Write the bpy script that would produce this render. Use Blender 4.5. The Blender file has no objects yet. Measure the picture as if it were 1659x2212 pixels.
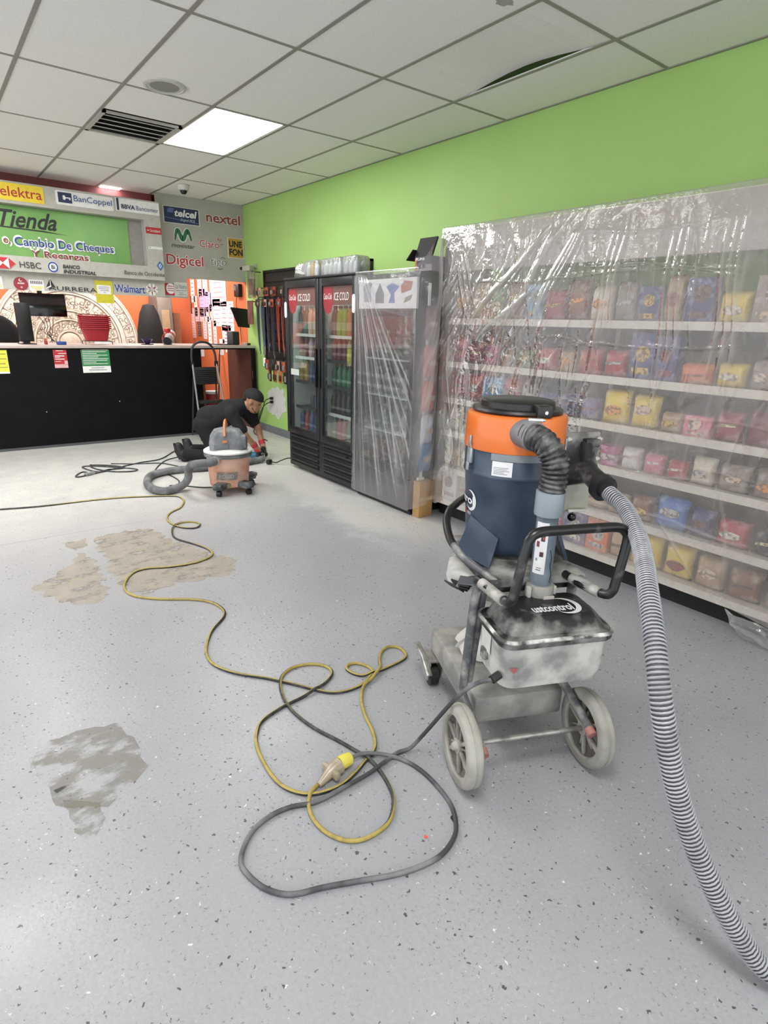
import bpy, bmesh, math, random
import numpy as np
from mathutils import Vector, Matrix, Quaternion

random.seed(7)
PI = math.pi
scene = bpy.context.scene
COL = scene.collection

# ------------------------------------------------------------------ camera, world, exposure
cam_d = bpy.data.cameras.new('camera')
cam_d.sensor_fit = 'HORIZONTAL'
cam_d.sensor_width = 36.0
cam_d.lens = 1250.93 / 1659.0 * 36.0
cam_d.clip_start = 0.02
cam = bpy.data.objects.new('camera', cam_d)
COL.objects.link(cam)
YAW, PITCH, ROLL = 0.662212, -0.313217, 0.0294216
_f = Vector((math.sin(YAW)*math.cos(PITCH), math.cos(YAW)*math.cos(PITCH), math.sin(PITCH)))
_r0 = Vector((math.cos(YAW), -math.sin(YAW), 0))
_u0 = _r0.cross(_f)
_r = math.cos(ROLL)*_r0 + math.sin(ROLL)*_u0
_u = -math.sin(ROLL)*_r0 + math.cos(ROLL)*_u0
cam.matrix_world = Matrix(((_r.x, _u.x, -_f.x, 0), (_r.y, _u.y, -_f.y, 0), (_r.z, _u.z, -_f.z, 1.5), (0, 0, 0, 1)))
scene.camera = cam

world = bpy.data.worlds.new('world')
scene.world = world
world.use_nodes = True
world.node_tree.nodes['Background'].inputs[0].default_value = (0.93, 0.96, 1.0, 1)
world.node_tree.nodes['Background'].inputs[1].default_value = 1.0     # even ambient fill through the unbuilt open sides behind and left

LAMP = 12.0          # ceiling panels
BACK_LAMP = 15.0     # fluorescent panels of the cashier room
vs = scene.view_settings
vs.view_transform = 'Standard'
vs.look = 'None'
vs.gamma = 1.0
vs.use_curve_mapping = False
vs.exposure = 1.05
cy = scene.cycles
cy.use_denoising = True
cy.max_bounces = 8
cy.diffuse_bounces = 4
cy.glossy_bounces = 3
cy.transmission_bounces = 4
cy.transparent_max_bounces = 14
cy.caustics_reflective = False
cy.caustics_refractive = False
cy.sample_clamp_indirect = 6.0

# ------------------------------------------------------------------ helpers
def lin(h):
    h = h.lstrip('#')
    c = [int(h[i:i+2], 16)/255 for i in (0, 2, 4)]
    return tuple(x/12.92 if x <= .04045 else ((x+.055)/1.055)**2.4 for x in c) + (1.0,)

_mats = {}
def pm(name, hx, rough=.5, metal=0.0, hx2=None, scale=20.0, lo=.45, hi=.65, bump=0.0, bscale=60.0, spec=.5, emit=0.0, coat=0.0, stretch=None, detail=5.0):
    """procedural principled material: colour hx, patched with hx2 by noise, optional relief"""
    if name in _mats: return _mats[name]
    m = bpy.data.materials.new(name); m.use_nodes = True
    nt = m.node_tree; b = nt.nodes['Principled BSDF']
    b.inputs['Roughness'].default_value = rough
    b.inputs['Metallic'].default_value = metal
    b.inputs['Specular IOR Level'].default_value = spec
    b.inputs['Coat Weight'].default_value = coat
    tc = nt.nodes.new('ShaderNodeTexCoord')
    vec = tc.outputs['Object']
    if stretch:
        mp = nt.nodes.new('ShaderNodeMapping'); mp.inputs['Scale'].default_value = stretch
        nt.links.new(vec, mp.inputs[0]); vec = mp.outputs[0]
    n = nt.nodes.new('ShaderNodeTexNoise'); n.inputs['Scale'].default_value = scale; n.inputs['Detail'].default_value = detail
    nt.links.new(vec, n.inputs['Vector'])
    mx = nt.nodes.new('ShaderNodeMix'); mx.data_type = 'RGBA'
    mx.inputs['A'].default_value = lin(hx)
    c2 = lin(hx2) if hx2 else tuple(x*.9 for x in lin(hx)[:3]) + (1,)
    mx.inputs['B'].default_value = c2
    r = nt.nodes.new('ShaderNodeMapRange'); r.inputs['From Min'].default_value = lo; r.inputs['From Max'].default_value = hi
    nt.links.new(n.outputs['Fac'], r.inputs['Value']); nt.links.new(r.outputs[0], mx.inputs['Factor'])
    nt.links.new(mx.outputs['Result'], b.inputs['Base Color'])
    if bump:
        n2 = nt.nodes.new('ShaderNodeTexNoise'); n2.inputs['Scale'].default_value = bscale; n2.inputs['Detail'].default_value = 4
        nt.links.new(vec, n2.inputs['Vector'])
        bp = nt.nodes.new('ShaderNodeBump'); bp.inputs['Strength'].default_value = bump; bp.inputs['Distance'].default_value = .004
        nt.links.new(n2.outputs['Fac'], bp.inputs['Height']); nt.links.new(bp.outputs[0], b.inputs['Normal'])
    if emit:
        b.inputs['Emission Color'].default_value = lin(hx); b.inputs['Emission Strength'].default_value = emit
    _mats[name] = m
    return m

def film_mat(name, haze=.3, gloss=.10, rough=.12, bump=.5, bscale=14.0, tint='#ffffff', hcol='#e8e6e4', streak=(1, 1, 1), fres=.5):
    """thin plastic or glass: lets light straight through, scatters a little, shines"""
    m = bpy.data.materials.new(name); m.use_nodes = True
    nt = m.node_tree; nt.nodes.remove(nt.nodes['Principled BSDF'])
    out = nt.nodes['Material Output']
    tr = nt.nodes.new('ShaderNodeBsdfTransparent'); tr.inputs[0].default_value = lin(tint)
    gl = nt.nodes.new('ShaderNodeBsdfGlossy'); gl.inputs['Roughness'].default_value = rough
    fr = nt.nodes.new('ShaderNodeFresnel'); fr.inputs['IOR'].default_value = 1.5
    tc = nt.nodes.new('ShaderNodeTexCoord')
    sh = tr.outputs[0]
    if haze:
        df = nt.nodes.new('ShaderNodeBsdfDiffuse'); df.inputs[0].default_value = lin(hcol)
        tl = nt.nodes.new('ShaderNodeBsdfTranslucent'); tl.inputs[0].default_value = lin(hcol)
        a = nt.nodes.new('ShaderNodeMixShader'); a.inputs[0].default_value = .45
        nt.links.new(df.outputs[0], a.inputs[1]); nt.links.new(tl.outputs[0], a.inputs[2])
        mp = nt.nodes.new('ShaderNodeMapping'); mp.inputs['Scale'].default_value = streak
        nt.links.new(tc.outputs['Object'], mp.inputs[0])
        n = nt.nodes.new('ShaderNodeTexNoise'); n.inputs['Scale'].default_value = 3.0; n.inputs['Detail'].default_value = 8; n.inputs['Roughness'].default_value = .65
        nt.links.new(mp.outputs[0], n.inputs['Vector'])
        r = nt.nodes.new('ShaderNodeMapRange'); r.inputs['From Min'].default_value = .3; r.inputs['From Max'].default_value = .75
        r.inputs['To Min'].default_value = haze*.65; r.inputs['To Max'].default_value = haze*1.5
        nt.links.new(n.outputs['Fac'], r.inputs['Value'])
        at = nt.nodes.new('ShaderNodeAttribute'); at.attribute_name = 'layers'      # pleats are several layers thick
        al = nt.nodes.new('ShaderNodeMath'); al.operation = 'MULTIPLY_ADD'; al.use_clamp = True; al.inputs[1].default_value = .75
        nt.links.new(at.outputs['Fac'], al.inputs[0]); nt.links.new(r.outputs[0], al.inputs[2])
        mh = nt.nodes.new('ShaderNodeMixShader')
        nt.links.new(al.outputs[0], mh.inputs[0]); nt.links.new(tr.outputs[0], mh.inputs[1]); nt.links.new(a.outputs[0], mh.inputs[2])
        sh = mh.outputs[0]
    ad = nt.nodes.new('ShaderNodeMath'); ad.operation = 'MULTIPLY_ADD'; ad.use_clamp = True; ad.inputs[1].default_value = fres; ad.inputs[2].default_value = gloss
    nt.links.new(fr.outputs[0], ad.inputs[0])
    if bump:
        n2 = nt.nodes.new('ShaderNodeTexNoise'); n2.inputs['Scale'].default_value = bscale; n2.inputs['Detail'].default_value = 3
        nt.links.new(tc.outputs['Object'], n2.inputs['Vector'])
        bp = nt.nodes.new('ShaderNodeBump'); bp.inputs['Strength'].default_value = bump; bp.inputs['Distance'].default_value = .01
        nt.links.new(n2.outputs['Fac'], bp.inputs['Height'])
        nt.links.new(bp.outputs[0], gl.inputs['Normal'])
    mg = nt.nodes.new('ShaderNodeMixShader')
    nt.links.new(ad.outputs[0], mg.inputs[0]); nt.links.new(sh, mg.inputs[1]); nt.links.new(gl.outputs[0], mg.inputs[2])
    nt.links.new(mg.outputs[0], out.inputs[0])
    return m

def lamp_mat(name, strength, col=(1.0, .99, .97, 1)):
    m = bpy.data.materials.new(name); m.use_nodes = True
    nt = m.node_tree; nt.nodes.remove(nt.nodes['Principled BSDF'])
    e = nt.nodes.new('ShaderNodeEmission'); e.inputs[0].default_value = col; e.inputs[1].default_value = strength
    nt.links.new(e.outputs[0], nt.nodes['Material Output'].inputs[0])
    return m

class MB:
    """collects shapes into one mesh"""
    def __init__(s, M=None):
        s.v = []; s.f = []; s.M = M or Matrix.Identity(4)
    def add(s, vs, fs):
        o = len(s.v); M = s.M
        s.v += [tuple(M @ Vector(p)) for p in vs]
        s.f += [tuple(i+o for i in f) for f in fs]
        return s
    def box(s, c, d, rot=None, bev=0.0, seg=2):
        hx, hy, hz = d[0]/2, d[1]/2, d[2]/2
        R = rot if rot is not None else Matrix.Identity(3)
        c = Vector(c)
        if bev > 0:
            bm = bmesh.new(); bmesh.ops.create_cube(bm, size=1.0)
            for v in bm.verts: v.co = Vector((v.co.x*d[0], v.co.y*d[1], v.co.z*d[2]))
            bmesh.ops.bevel(bm, geom=list(bm.edges), offset=min(bev, .49*min(d)), segments=seg, profile=.5, affect='EDGES')
            bm.verts.index_update()
            vs = [c + R @ v.co for v in bm.verts]; fs = [tuple(v.index for v in f.verts) for f in bm.faces]
            bm.free()
            return s.add(vs, fs)
        vs = [c + R @ Vector(p) for p in ((-hx,-hy,-hz),(hx,-hy,-hz),(hx,hy,-hz),(-hx,hy,-hz),(-hx,-hy,hz),(hx,-hy,hz),(hx,hy,hz),(-hx,hy,hz))]
        return s.add(vs, [(0,3,2,1),(4,5,6,7),(0,1,5,4),(1,2,6,5),(2,3,7,6),(3,0,4,7)])
    def bb(s, a, b, bev=0.0):
        return s.box([(a[i]+b[i])/2 for i in range(3)], [abs(b[i]-a[i]) for i in range(3)], bev=bev)
    def tube(s, pts, r, seg=8, closed=False, flat=1.0, caps=True):
        P = [Vector(p) for p in pts]; n = len(P)
        R = r if isinstance(r, (list, tuple)) else [r]*n
        T = []
        for i in range(n):
            a = P[(i-1) % n] if (closed or i > 0) else P[i]
            b = P[(i+1) % n] if (closed or i < n-1) else P[i]
            t = (b-a); T.append(t.normalized() if t.length > 1e-9 else Vector((0, 0, 1)))
        up = Vector((0, 0, 1)) if abs(T[0].z) < .9 else Vector((1, 0, 0))
        N = (up - T[0]*up.dot(T[0])).normalized()
        vs = []
        for i in range(n):
            N = (N - T[i]*N.dot(T[i])); N = N.normalized() if N.length > 1e-6 else T[i].orthogonal().normalized()
            B = T[i].cross(N)
            for k in range(seg):
                a = 2*PI*k/seg
                vs.append(P[i] + R[i]*(math.cos(a)*N*flat + math.sin(a)*B))
        fs = []
        for i in range(n if closed else n-1):
            j = (i+1) % n
            for k in range(seg):
                k2 = (k+1) % seg
                fs.append((i*seg+k, i*seg+k2, j*seg+k2, j*seg+k))
        if caps and not closed:
            fs.append(tuple(range(seg-1, -1, -1))); fs.append(tuple((n-1)*seg+k for k in range(seg)))
        return s.add(vs, fs)
    def cyl(s, a, b, r, r2=None, seg=16):
        return s.tube([a, b], [r, r if r2 is None else r2], seg)
    def lathe(s, prof, seg=24, c=(0, 0, 0), M=None):
        c = Vector(c); vs = []; fs = []; n = len(prof); ring = prof[0] == prof[-1]
        for (r, z) in prof:
            for k in range(seg):
                a = 2*PI*k/seg
                p = Vector((r*math.cos(a), r*math.sin(a), z))
                if M is not None: p = M @ p
                vs.append(c+p)
        for i in range(n-1):
            for k in range(seg):
                k2 = (k+1) % seg
                fs.append((i*seg+k, i*seg+k2, (i+1)*seg+k2, (i+1)*seg+k))
        if prof[0][0] > 1e-6 and not ring: fs.append(tuple(range(seg-1, -1, -1)))
        if prof[-1][0] > 1e-6 and not ring: fs.append(tuple((n-1)*seg+k for k in range(seg)))
        return s.add(vs, fs)
    def ell(s, c, r, seg=16, rings=8, R=None):
        prof = []; vs = []; fs = []
        c = Vector(c)
        for i in range(rings+1):
            t = PI*i/rings
            for k in range(seg):
                a = 2*PI*k/seg
                p = Vector((r[0]*math.sin(t)*math.cos(a), r[1]*math.sin(t)*math.sin(a), -r[2]*math.cos(t)))
                if R is not None: p = R @ p
                vs.append(c+p)
        for i in range(rings):
            for k in range(seg):
                k2 = (k+1) % seg
                fs.append((i*seg+k, i*seg+k2, (i+1)*seg+k2, (i+1)*seg+k))
        return s.add(vs, fs)
    def poly(s, pts, o=(0, 0, 0), u=(1, 0, 0), v=(0, 0, 1), th=.002):
        """flat outline pts (2D) in plane o,u,v, extruded towards -(u x v) ... front face at o + n*th"""
        o, u, v = Vector(o), Vector(u), Vector(v); nrm = u.cross(v).normalized()
        n = len(pts)
        A = [o + u*p[0] + v*p[1] for p in pts]; B = [a + nrm*th for a in A]
        fs = [tuple(range(n, 2*n)), tuple(range(n-1, -1, -1))]
        for i in range(n): fs.append((i, (i+1) % n, n+(i+1) % n, n+i))
        return s.add(A+B, fs)
    def mesh(s, name, smooth=True, ang=.7):
        me = bpy.data.meshes.new(name)
        me.from_pydata(s.v, [], s.f)
        if smooth:
            me.shade_smooth(); me.set_sharp_from_angle(angle=ang)
        return me

def clean(me):
    bm = bmesh.new(); bm.from_mesh(me)
    bmesh.ops.remove_doubles(bm, verts=bm.verts, dist=1e-5)
    bmesh.ops.recalc_face_normals(bm, faces=bm.faces)
    bm.to_mesh(me); bm.free()
    return me

def obj(name, mb, mat, parent=None, smooth=True, ang=.7, loc=None):
    me = mb if isinstance(mb, bpy.types.Mesh) else mb.mesh(name, smooth, ang)
    if mat is not None and not me.materials: me.materials.append(mat)
    o = bpy.data.objects.new(name, me); COL.objects.link(o)
    if parent is not None: o.parent = parent
    if loc is not None: o.location = loc
    return o

def tag(o, label, cat, group=None, kind=None):
    if label: o['label'] = label
    if cat: o['category'] = cat
    if group: o['group'] = group
    if kind: o['kind'] = kind
    return o

def thing(name, label, cat, loc=(0, 0, 0), rz=0.0, group=None):
    o = bpy.data.objects.new(name, None); COL.objects.link(o)
    o.empty_display_size = .05
    o.location = loc; o.rotation_euler = (0, 0, rz)
    return tag(o, label, cat, group)

def struct(name, mb, mat, parent=None, smooth=False):
    o = obj(name, mb, mat, parent, smooth)
    if parent is None: o['kind'] = 'structure'
    return o

def dup(root, loc=None, rz=None, label=None, mat=None):
    """copy of a thing with copies of its parts and sub-parts (mesh data shared)"""
    r = root.copy(); COL.objects.link(r)
    if loc is not None: r.location = loc
    if rz is not None: r.rotation_euler = (0, 0, rz)
    if label: r['label'] = label
    for ch in list(root.children):
        c = ch.copy(); COL.objects.link(c); c.parent = r
        for g in list(ch.children):
            d = g.copy(); COL.objects.link(d); d.parent = c
    return r

def spline(pts, n=8, closed=False):
    P = [Vector(p) for p in pts]; out = []
    m = len(P)
    for i in range(m if closed else m-1):
        if closed: p0, p1, p2, p3 = P[(i-1) % m], P[i], P[(i+1) % m], P[(i+2) % m]
        else: p0, p1, p2, p3 = P[max(i-1, 0)], P[i], P[i+1], P[min(i+2, m-1)]
        for k in range(n):
            t = k/n
            out.append(.5*((2*p1) + (p2-p0)*t + (2*p0-5*p1+4*p2-p3)*t*t + (3*p1-p0-3*p2+p3)*t**3))
    if not closed: out.append(P[-1])
    return out

def resample(pts, step):
    out = [pts[0]]; acc = 0.0
    for a, b in zip(pts, pts[1:]):
        L = (b-a).length; d = step-acc
        while d <= L:
            out.append(a+(b-a)*(d/L)); d += step
        acc = L-(d-step)
    out.append(pts[-1])
    return out

_tcache = {}
def text_verts(s, shear=0.0, bold=0.0, ext=0.0):
    key = (s, shear, bold, ext)
    if key in _tcache: return _tcache[key]
    cu = bpy.data.curves.new('lettering', 'FONT'); cu.body = s; cu.shear = shear; cu.offset = bold; cu.resolution_u = 3
    cu.extrude = ext
    ob = bpy.data.objects.new('lettering', cu)
    me = bpy.data.meshes.new_from_object(ob)
    V = [tuple(v.co) for v in me.vertices]; F = [tuple(p.vertices) for p in me.polygons]
    bpy.data.meshes.remove(me); bpy.data.objects.remove(ob); bpy.data.curves.remove(cu)
    xs = [v[0] for v in V]; ys = [v[1] for v in V]
    x0, x1, y0, y1 = min(xs), max(xs), min(ys), max(ys)
    V = [((v[0]-x0)/(x1-x0), (v[1]-y0)/(y1-y0)) for v in V]
    _tcache[key] = (V, F)
    return V, F

def lettering(s, mat, parent, o, u, v, w, h, shear=0.0, bold=0.0, name='lettering', lift=.0025, warp=None):
    """flat letters filling a w x h box whose lower left corner is o, along u and v"""
    V, F = text_verts(s, shear, bold)
    o, u, v = Vector(o), Vector(u), Vector(v); n = u.cross(v).normalized()
    mb = MB()
    if warp: vs = [warp(p[0]*w, p[1]*h) for p in V]
    else: vs = [o + u*(p[0]*w) + v*(p[1]*h) + n*lift for p in V]
    mb.add(vs, F)
    return obj(name, mb, mat, parent, smooth=False)

def disc(c, r, n=28, a0=0.0, a1=2*PI):
    return [(c[0]+r*math.cos(a0+(a1-a0)*k/n), c[1]+r*math.sin(a0+(a1-a0)*k/n)) for k in range(n)]

def rect(x0, y0, x1, y1): return [(x0, y0), (x1, y0), (x1, y1), (x0, y1)]
def rrect(x0, y0, x1, y1, r, n=4):
    out = []
    for cx, cy_, a in ((x1-r, y0+r, -PI/2), (x1-r, y1-r, 0), (x0+r, y1-r, PI/2), (x0+r, y0+r, PI)):
        for k in range(n+1):
            t = a + PI/2*k/n; out.append((cx+r*math.cos(t), cy_+r*math.sin(t)))
    return out
ORD = ['first', 'second', 'third', 'fourth', 'fifth', 'sixth', 'seventh', 'eighth', 'ninth', 'tenth', 'eleventh', 'twelfth', 'thirteenth',
       'fourteenth', 'fifteenth', 'sixteenth', 'seventeenth', 'eighteenth', 'nineteenth', 'twentieth', 'twenty-first', 'twenty-second', 'twenty-third', 'twenty-fourth']
def rotz(a): return Matrix.Rotation(a, 3, 'Z')
def rotx(a): return Matrix.Rotation(a, 3, 'X')
def roty(a): return Matrix.Rotation(a, 3, 'Y')
# ------------------------------------------------------------------ setting: floor
XW = 3.72; HC = 2.96; YS = 8.05; YB = 10.25
def floor_mat():
    m = bpy.data.materials.new('epoxy_floor'); m.use_nodes = True
    nt = m.node_tree; b = nt.nodes['Principled BSDF']; L = nt.links.new
    tc = nt.nodes.new('ShaderNodeTexCoord'); P = tc.outputs['Object']
    def node(t, **k):
        n = nt.nodes.new(t)
        for a, v in k.items(): setattr(n, a, v)
        return n
    def noise(sc, det=4, rough=.5):
        n = node('ShaderNodeTexNoise'); n.inputs['Scale'].default_value = sc; n.inputs['Detail'].default_value = det; n.inputs['Roughness'].default_value = rough
        L(P, n.inputs['Vector']); return n.outputs['Fac']
    def math_(op, a, b_, clamp=False):
        n = node('ShaderNodeMath', operation=op, use_clamp=clamp)
        for i, x in enumerate((a, b_)):
            if isinstance(x, (int, float)): n.inputs[i].default_value = x
            else: L(x, n.inputs[i])
        return n.outputs[0]
    def mapr(x, a, b_, c=0.0, d=1.0, smooth=False):
        n = node('ShaderNodeMapRange')
        if smooth: n.interpolation_type = 'SMOOTHSTEP'
        n.inputs['From Min'].default_value = a; n.inputs['From Max'].default_value = b_; n.inputs['To Min'].default_value = c; n.inputs['To Max'].default_value = d
        L(x, n.inputs['Value']); return n.outputs[0]
    def mix(f, a, c):
        n = node('ShaderNodeMix', data_type='RGBA')
        if isinstance(f, (int, float)): n.inputs['Factor'].default_value = f
        else: L(f, n.inputs['Factor'])
        for k, x in (('A', a), ('B', c)):
            if isinstance(x, tuple): n.inputs[k].default_value = x
            else: L(x, n.inputs[k])
        return n.outputs['Result']
    base = mix(mapr(noise(1.3, 5), .35, .65), lin('#9a9b9e'), lin('#a3a3a6'))
    base = mix(mapr(noise(90, 3), .35, .65, 0, .35), base, lin('#8e9196'))
    # white dust left by grinding, in front of the coolers and around the worker
    sx = node('ShaderNodeSeparateXYZ'); L(P, sx.inputs[0])
    dx = math_('ABSOLUTE', math_('SUBTRACT', sx.outputs[0], 2.72), 0)
    dm = mapr(math_('ADD', dx, math_('MULTIPLY', math_('SUBTRACT', noise(2.2, 6, .65), .5), 1.1)), .12, .5, 1, 0, True)
    dy = mapr(math_('ABSOLUTE', math_('SUBTRACT', sx.outputs[1], 4.5), 0), 1.1, 2.0, 1, 0, True)
    dust = math_('MULTIPLY', math_('MULTIPLY', dm, dy), .6)
    far = mapr(sx.outputs[1], 3.4, 5.8, 0, .80, True)  # dust tone raised over the far floor, also to lift its brightness
    dust = math_('MAXIMUM', dust, math_('MULTIPLY', far, mapr(noise(5, 6, .6), .3, .7, .6, 1.0)))
    base = mix(dust, base, lin('#d6d3cb'))
    # flakes
    def flakes(sc, lo, thr, seed):
        mp = node('ShaderNodeMapping'); mp.inputs['Location'].default_value = (seed, seed*1.7, 0); mp.inputs['Rotation'].default_value = (0, 0, seed); L(P, mp.inputs[0])
        nd = node('ShaderNodeTexNoise'); nd.inputs['Scale'].default_value = sc*2.2; L(mp.outputs[0], nd.inputs['Vector'])
        ad = node('ShaderNodeMix', data_type='VECTOR'); ad.inputs['Factor'].default_value = .022; L(mp.outputs[0], ad.inputs['A']); L(nd.outputs['Color'], ad.inputs['B'])
        v = node('ShaderNodeTexVoronoi'); v.inputs['Scale'].default_value = sc; v.voronoi_dimensions = '2D'; L(ad.outputs['Result'], v.inputs['Vector'])
        sep = node('ShaderNodeSeparateColor'); L(v.outputs['Color'], sep.inputs[0])
        size = mapr(sep.outputs[1], 0, 1, thr*.35, thr)
        inside = math_('LESS_THAN', v.outputs['Distance'], size)
        clump = math_('LESS_THAN', sep.outputs[0], math_('MULTIPLY', mapr(noise(1.9+seed*.1, 3), .35, .7, .25, 1.0), lo))
        return math_('MULTIPLY', inside, clump)
    base = mix(math_('MULTIPLY', flakes(32, .36, .14, 1.3), .85), base, lin('#33363a'))
    base = mix(math_('MULTIPLY', flakes(66, .33, .16, 3.1), .75), base, lin('#4a4d51'))
    base = mix(math_('MULTIPLY', flakes(105, .30, .2, 2.3), .6), base, lin('#5a5d60'))
    base = mix(math_('MULTIPLY', flakes(38, .10, .12, 5.2), .85), base, lin('#d9d9da'))
    base = mix(math_('MULTIPLY', flakes(75, .10, .14, 7.9), .7), base, lin('#d6d6d8'))
    L(base, b.inputs['Base Color'])
    L(mapr(noise(4, 5), .3, .7, .30, .44), b.inputs['Roughness'])
    b.inputs['Specular IOR Level'].default_value = .42
    bp = node('ShaderNodeBump'); bp.inputs['Strength'].default_value = .35; bp.inputs['Distance'].default_value = .003
    L(noise(55, 3), bp.inputs['Height']); L(bp.outputs[0], b.inputs['Normal'])
    return m
fl = struct('floor', MB().bb((-4, -2.5, -.1), (XW+.1, YB+.1, 0)), floor_mat())

def patch_mat(name, c1, c2, cover, top=1.0):
    m = pm(name, c1, .55, hx2=c2, scale=9, bump=.6, bscale=45)
    nt = m.node_tree; b = nt.nodes['Principled BSDF']
    tc = nt.nodes.new('ShaderNodeTexCoord'); mp = nt.nodes.new('ShaderNodeMapping'); mp.inputs['Scale'].default_value = (6, 11, 8); mp.inputs['Rotation'].default_value = (0, 0, -.6)
    n = nt.nodes.new('ShaderNodeTexNoise'); n.inputs['Scale'].default_value = 1.0; n.inputs['Detail'].default_value = 7; n.inputs['Roughness'].default_value = .68
    r = nt.nodes.new('ShaderNodeMapRange'); r.inputs['From Min'].default_value = cover; r.inputs['From Max'].default_value = cover+.09; r.inputs['To Max'].default_value = top
    nt.links.new(tc.outputs['Object'], mp.inputs[0]); nt.links.new(mp.outputs[0], n.inputs['Vector'])
    nt.links.new(n.outputs['Fac'], r.inputs['Value']); nt.links.new(r.outputs[0], b.inputs['Alpha'])
    return m
def ragged(pts, amp, step=.03, seed=1):
    rnd = random.Random(seed); P = [Vector((p[0], p[1], 0)) for p in pts]; out = []
    for i in range(len(P)):
        a, c = P[i], P[(i+1) % len(P)]; n = max(2, int((c-a).length/step)); d = (c-a).normalized(); nr = Vector((-d.y, d.x, 0))
        for k in range(n): out.append(a+(c-a)*(k/n)+nr*rnd.uniform(-amp, amp))
    return [(p.x, p.y) for p in out]
pa = patch_mat('bare_concrete', '#9a9488', '#a89e93', .38, .9)
pb = patch_mat('thin_worn_epoxy', '#8f8778', '#8b8478', .43, .24)
pc = patch_mat('dark_scuff', '#3c3a36', '#4a4844', .55, .8)
def patch(pts, amp, mat, seed, z):
    q = ragged(pts, amp, .03, seed)
    obj('worn_patch', MB().poly(q, (0, 0, z), (1, 0, 0), (0, 1, 0), .0006), mat, fl, smooth=False)
patch([(.60, 4.05), (.655, 3.86), (.605, 3.26), (.50, 3.20), (.40, 3.28), (.27, 3.60), (.40, 3.72), (.50, 3.85)], .025, pa, 1, .0004)
patch([(.56, 4.27), (.68, 4.32), (.67, 4.16), (.58, 4.10)], .02, pa, 2, .0004)
patch([(.735, 4.29), (.93, 4.33), (1.13, 4.26), (1.16, 4.02), (1.25, 3.70), (1.42, 3.36), (1.27, 3.19), (1.12, 3.20), (.97, 3.24), (.84, 3.18), (.73, 3.22), (.69, 3.45)], .03, pa, 3, .0004)
patch([(.05, 2.08), (.134, 2.15), (.371, 2.10), (.385, 1.80), (.23, 1.69), (.11, 1.76)], .012, pb, 4, .0004)
patch([(.115, 1.80), (.20, 1.72), (.20, 1.61), (.15, 1.58), (.12, 1.68)], .012, pb, 5, .0006)
patch([(.10, 1.86), (.155, 1.86), (.15, 1.78), (.118, 1.77)], .008, pc, 6, .0010)
seam = obj('floor_seam', MB().bb((-.6, 4.47, 0.0), (1.15, 4.476, .0004)), pm('seam_line', '#8b8c8f', .5), fl, smooth=False)

# ------------------------------------------------------------------ setting: walls
green = pm('green_wall_paint', '#a2c772', .55, hx2='#a5ca76', scale=2.0, bump=.12, bscale=120)
orange = pm('orange_wall_paint', '#cf6c40', .55, hx2='#ca683d', scale=2.0)
greyp = pm('grey_wall_paint', '#a9a59d', .6, hx2='#a39f97', scale=3.0)
maroon = pm('maroon_wall_paint', '#7d3f40', .6)
struct('wall_right', MB().bb((XW, -2.5, 0), (XW+.1, YS, HC+.6)), green)
struct('wall_right_back', MB().bb((XW, YS, 0), (XW+.1, YB, HC+.6)), orange)
struct('wall_back', MB().bb((-4, YB, 0), (XW, YB+.1, HC+.6)), orange)
struct('wall_header', MB().bb((-4, 8.24, 2.25), (2.58, 8.30, HC+.3)), maroon)
ws = struct('wall_front', MB().bb((2.585, YS, 2.005), (XW, 8.13, HC+.2)).bb((2.585, YS, 1.755), (2.892, 8.13, 2.005)), greyp)
struct('baseboard_right', MB().bb((XW-.012, 5.3, 0), (XW, YS, .10)), pm('baseboard_vinyl', '#6f7478', .45))
# patched plaster with sockets behind the worker
obj('plaster_patch', MB().poly(ragged([(6.95, .35), (7.0, .62), (7.25, .66), (7.5, .55), (7.5, .30), (7.2, .22)], .03, .05, 9), (XW, 0, 0), (0, 1, 0), (0, 0, 1), -.004), pm('bare_plaster', '#c9c8c2', .8), bpy.data.objects['wall_right'], smooth=False)

# ------------------------------------------------------------------ setting: suspended ceiling
dark = pm('plenum_dark', '#15151a', .9)
cl = struct('ceiling', MB().bb((-4, -2.5, 3.35), (XW+.1, YB, 3.45)), dark)
tilem = pm('ceiling_board', '#eceae6', .85, hx2='#e8e5e1', scale=60, bump=.15, bscale=220)
teem = pm('ceiling_tee_metal', '#8f8c83', .5)
cols = [XW] + [XW-.549-.61*k for k in range(0, 12)]           # tee lines parallel to the right wall
rows = [2.199+1.2269*k for k in range(-4, 5)] + [8.24]
LIGHTS = {(2, 6), (5, 2), (5, 7), (6, 5), (9, 6)}              # (column, row) cells that hold lamps; two unseen ones added to brighten the floor
tile_cache = {}
def ceil_tile(x0, x1, y0, y1, sag=0.0):
    mb = MB()
    if sag:
        n = 10; vs = []; fs = []
        for k in range(n+1):
            t = k/n; y = y0+(y1-y0)*t; d = sag*math.sin(PI*min(1, max(0, (t-.04)/.92)))**1.4
            for x, q in ((x0, 0), (x1, d)): vs += [(x, y, HC+.004+q), (x, y, HC+.016+q)]
        for k in range(n):
            a = 4*k; b = a+4
            fs += [(a, b, b+2, a+2), (a+1, a+3, b+3, b+1), (a, a+1, b+1, b), (a+2, b+2, b+3, a+3)]
        fs += [(0, 2, 3, 1), (4*n, 4*n+1, 4*n+3, 4*n+2)]
        mb.add(vs, fs)
        return obj('ceiling_tile', mb, tilem, cl, smooth=False)
    w, d = round(x1-x0, 3), round(y1-y0, 3)
    if (w, d) not in tile_cache: tile_cache[(w, d)] = MB().box((0, 0, .006), (w, d, .012)).mesh('ceiling_tile', False)
    return obj('ceiling_tile', tile_cache[(w, d)], tilem, cl, loc=((x0+x1)/2, (y0+y1)/2, HC+.004))
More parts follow.
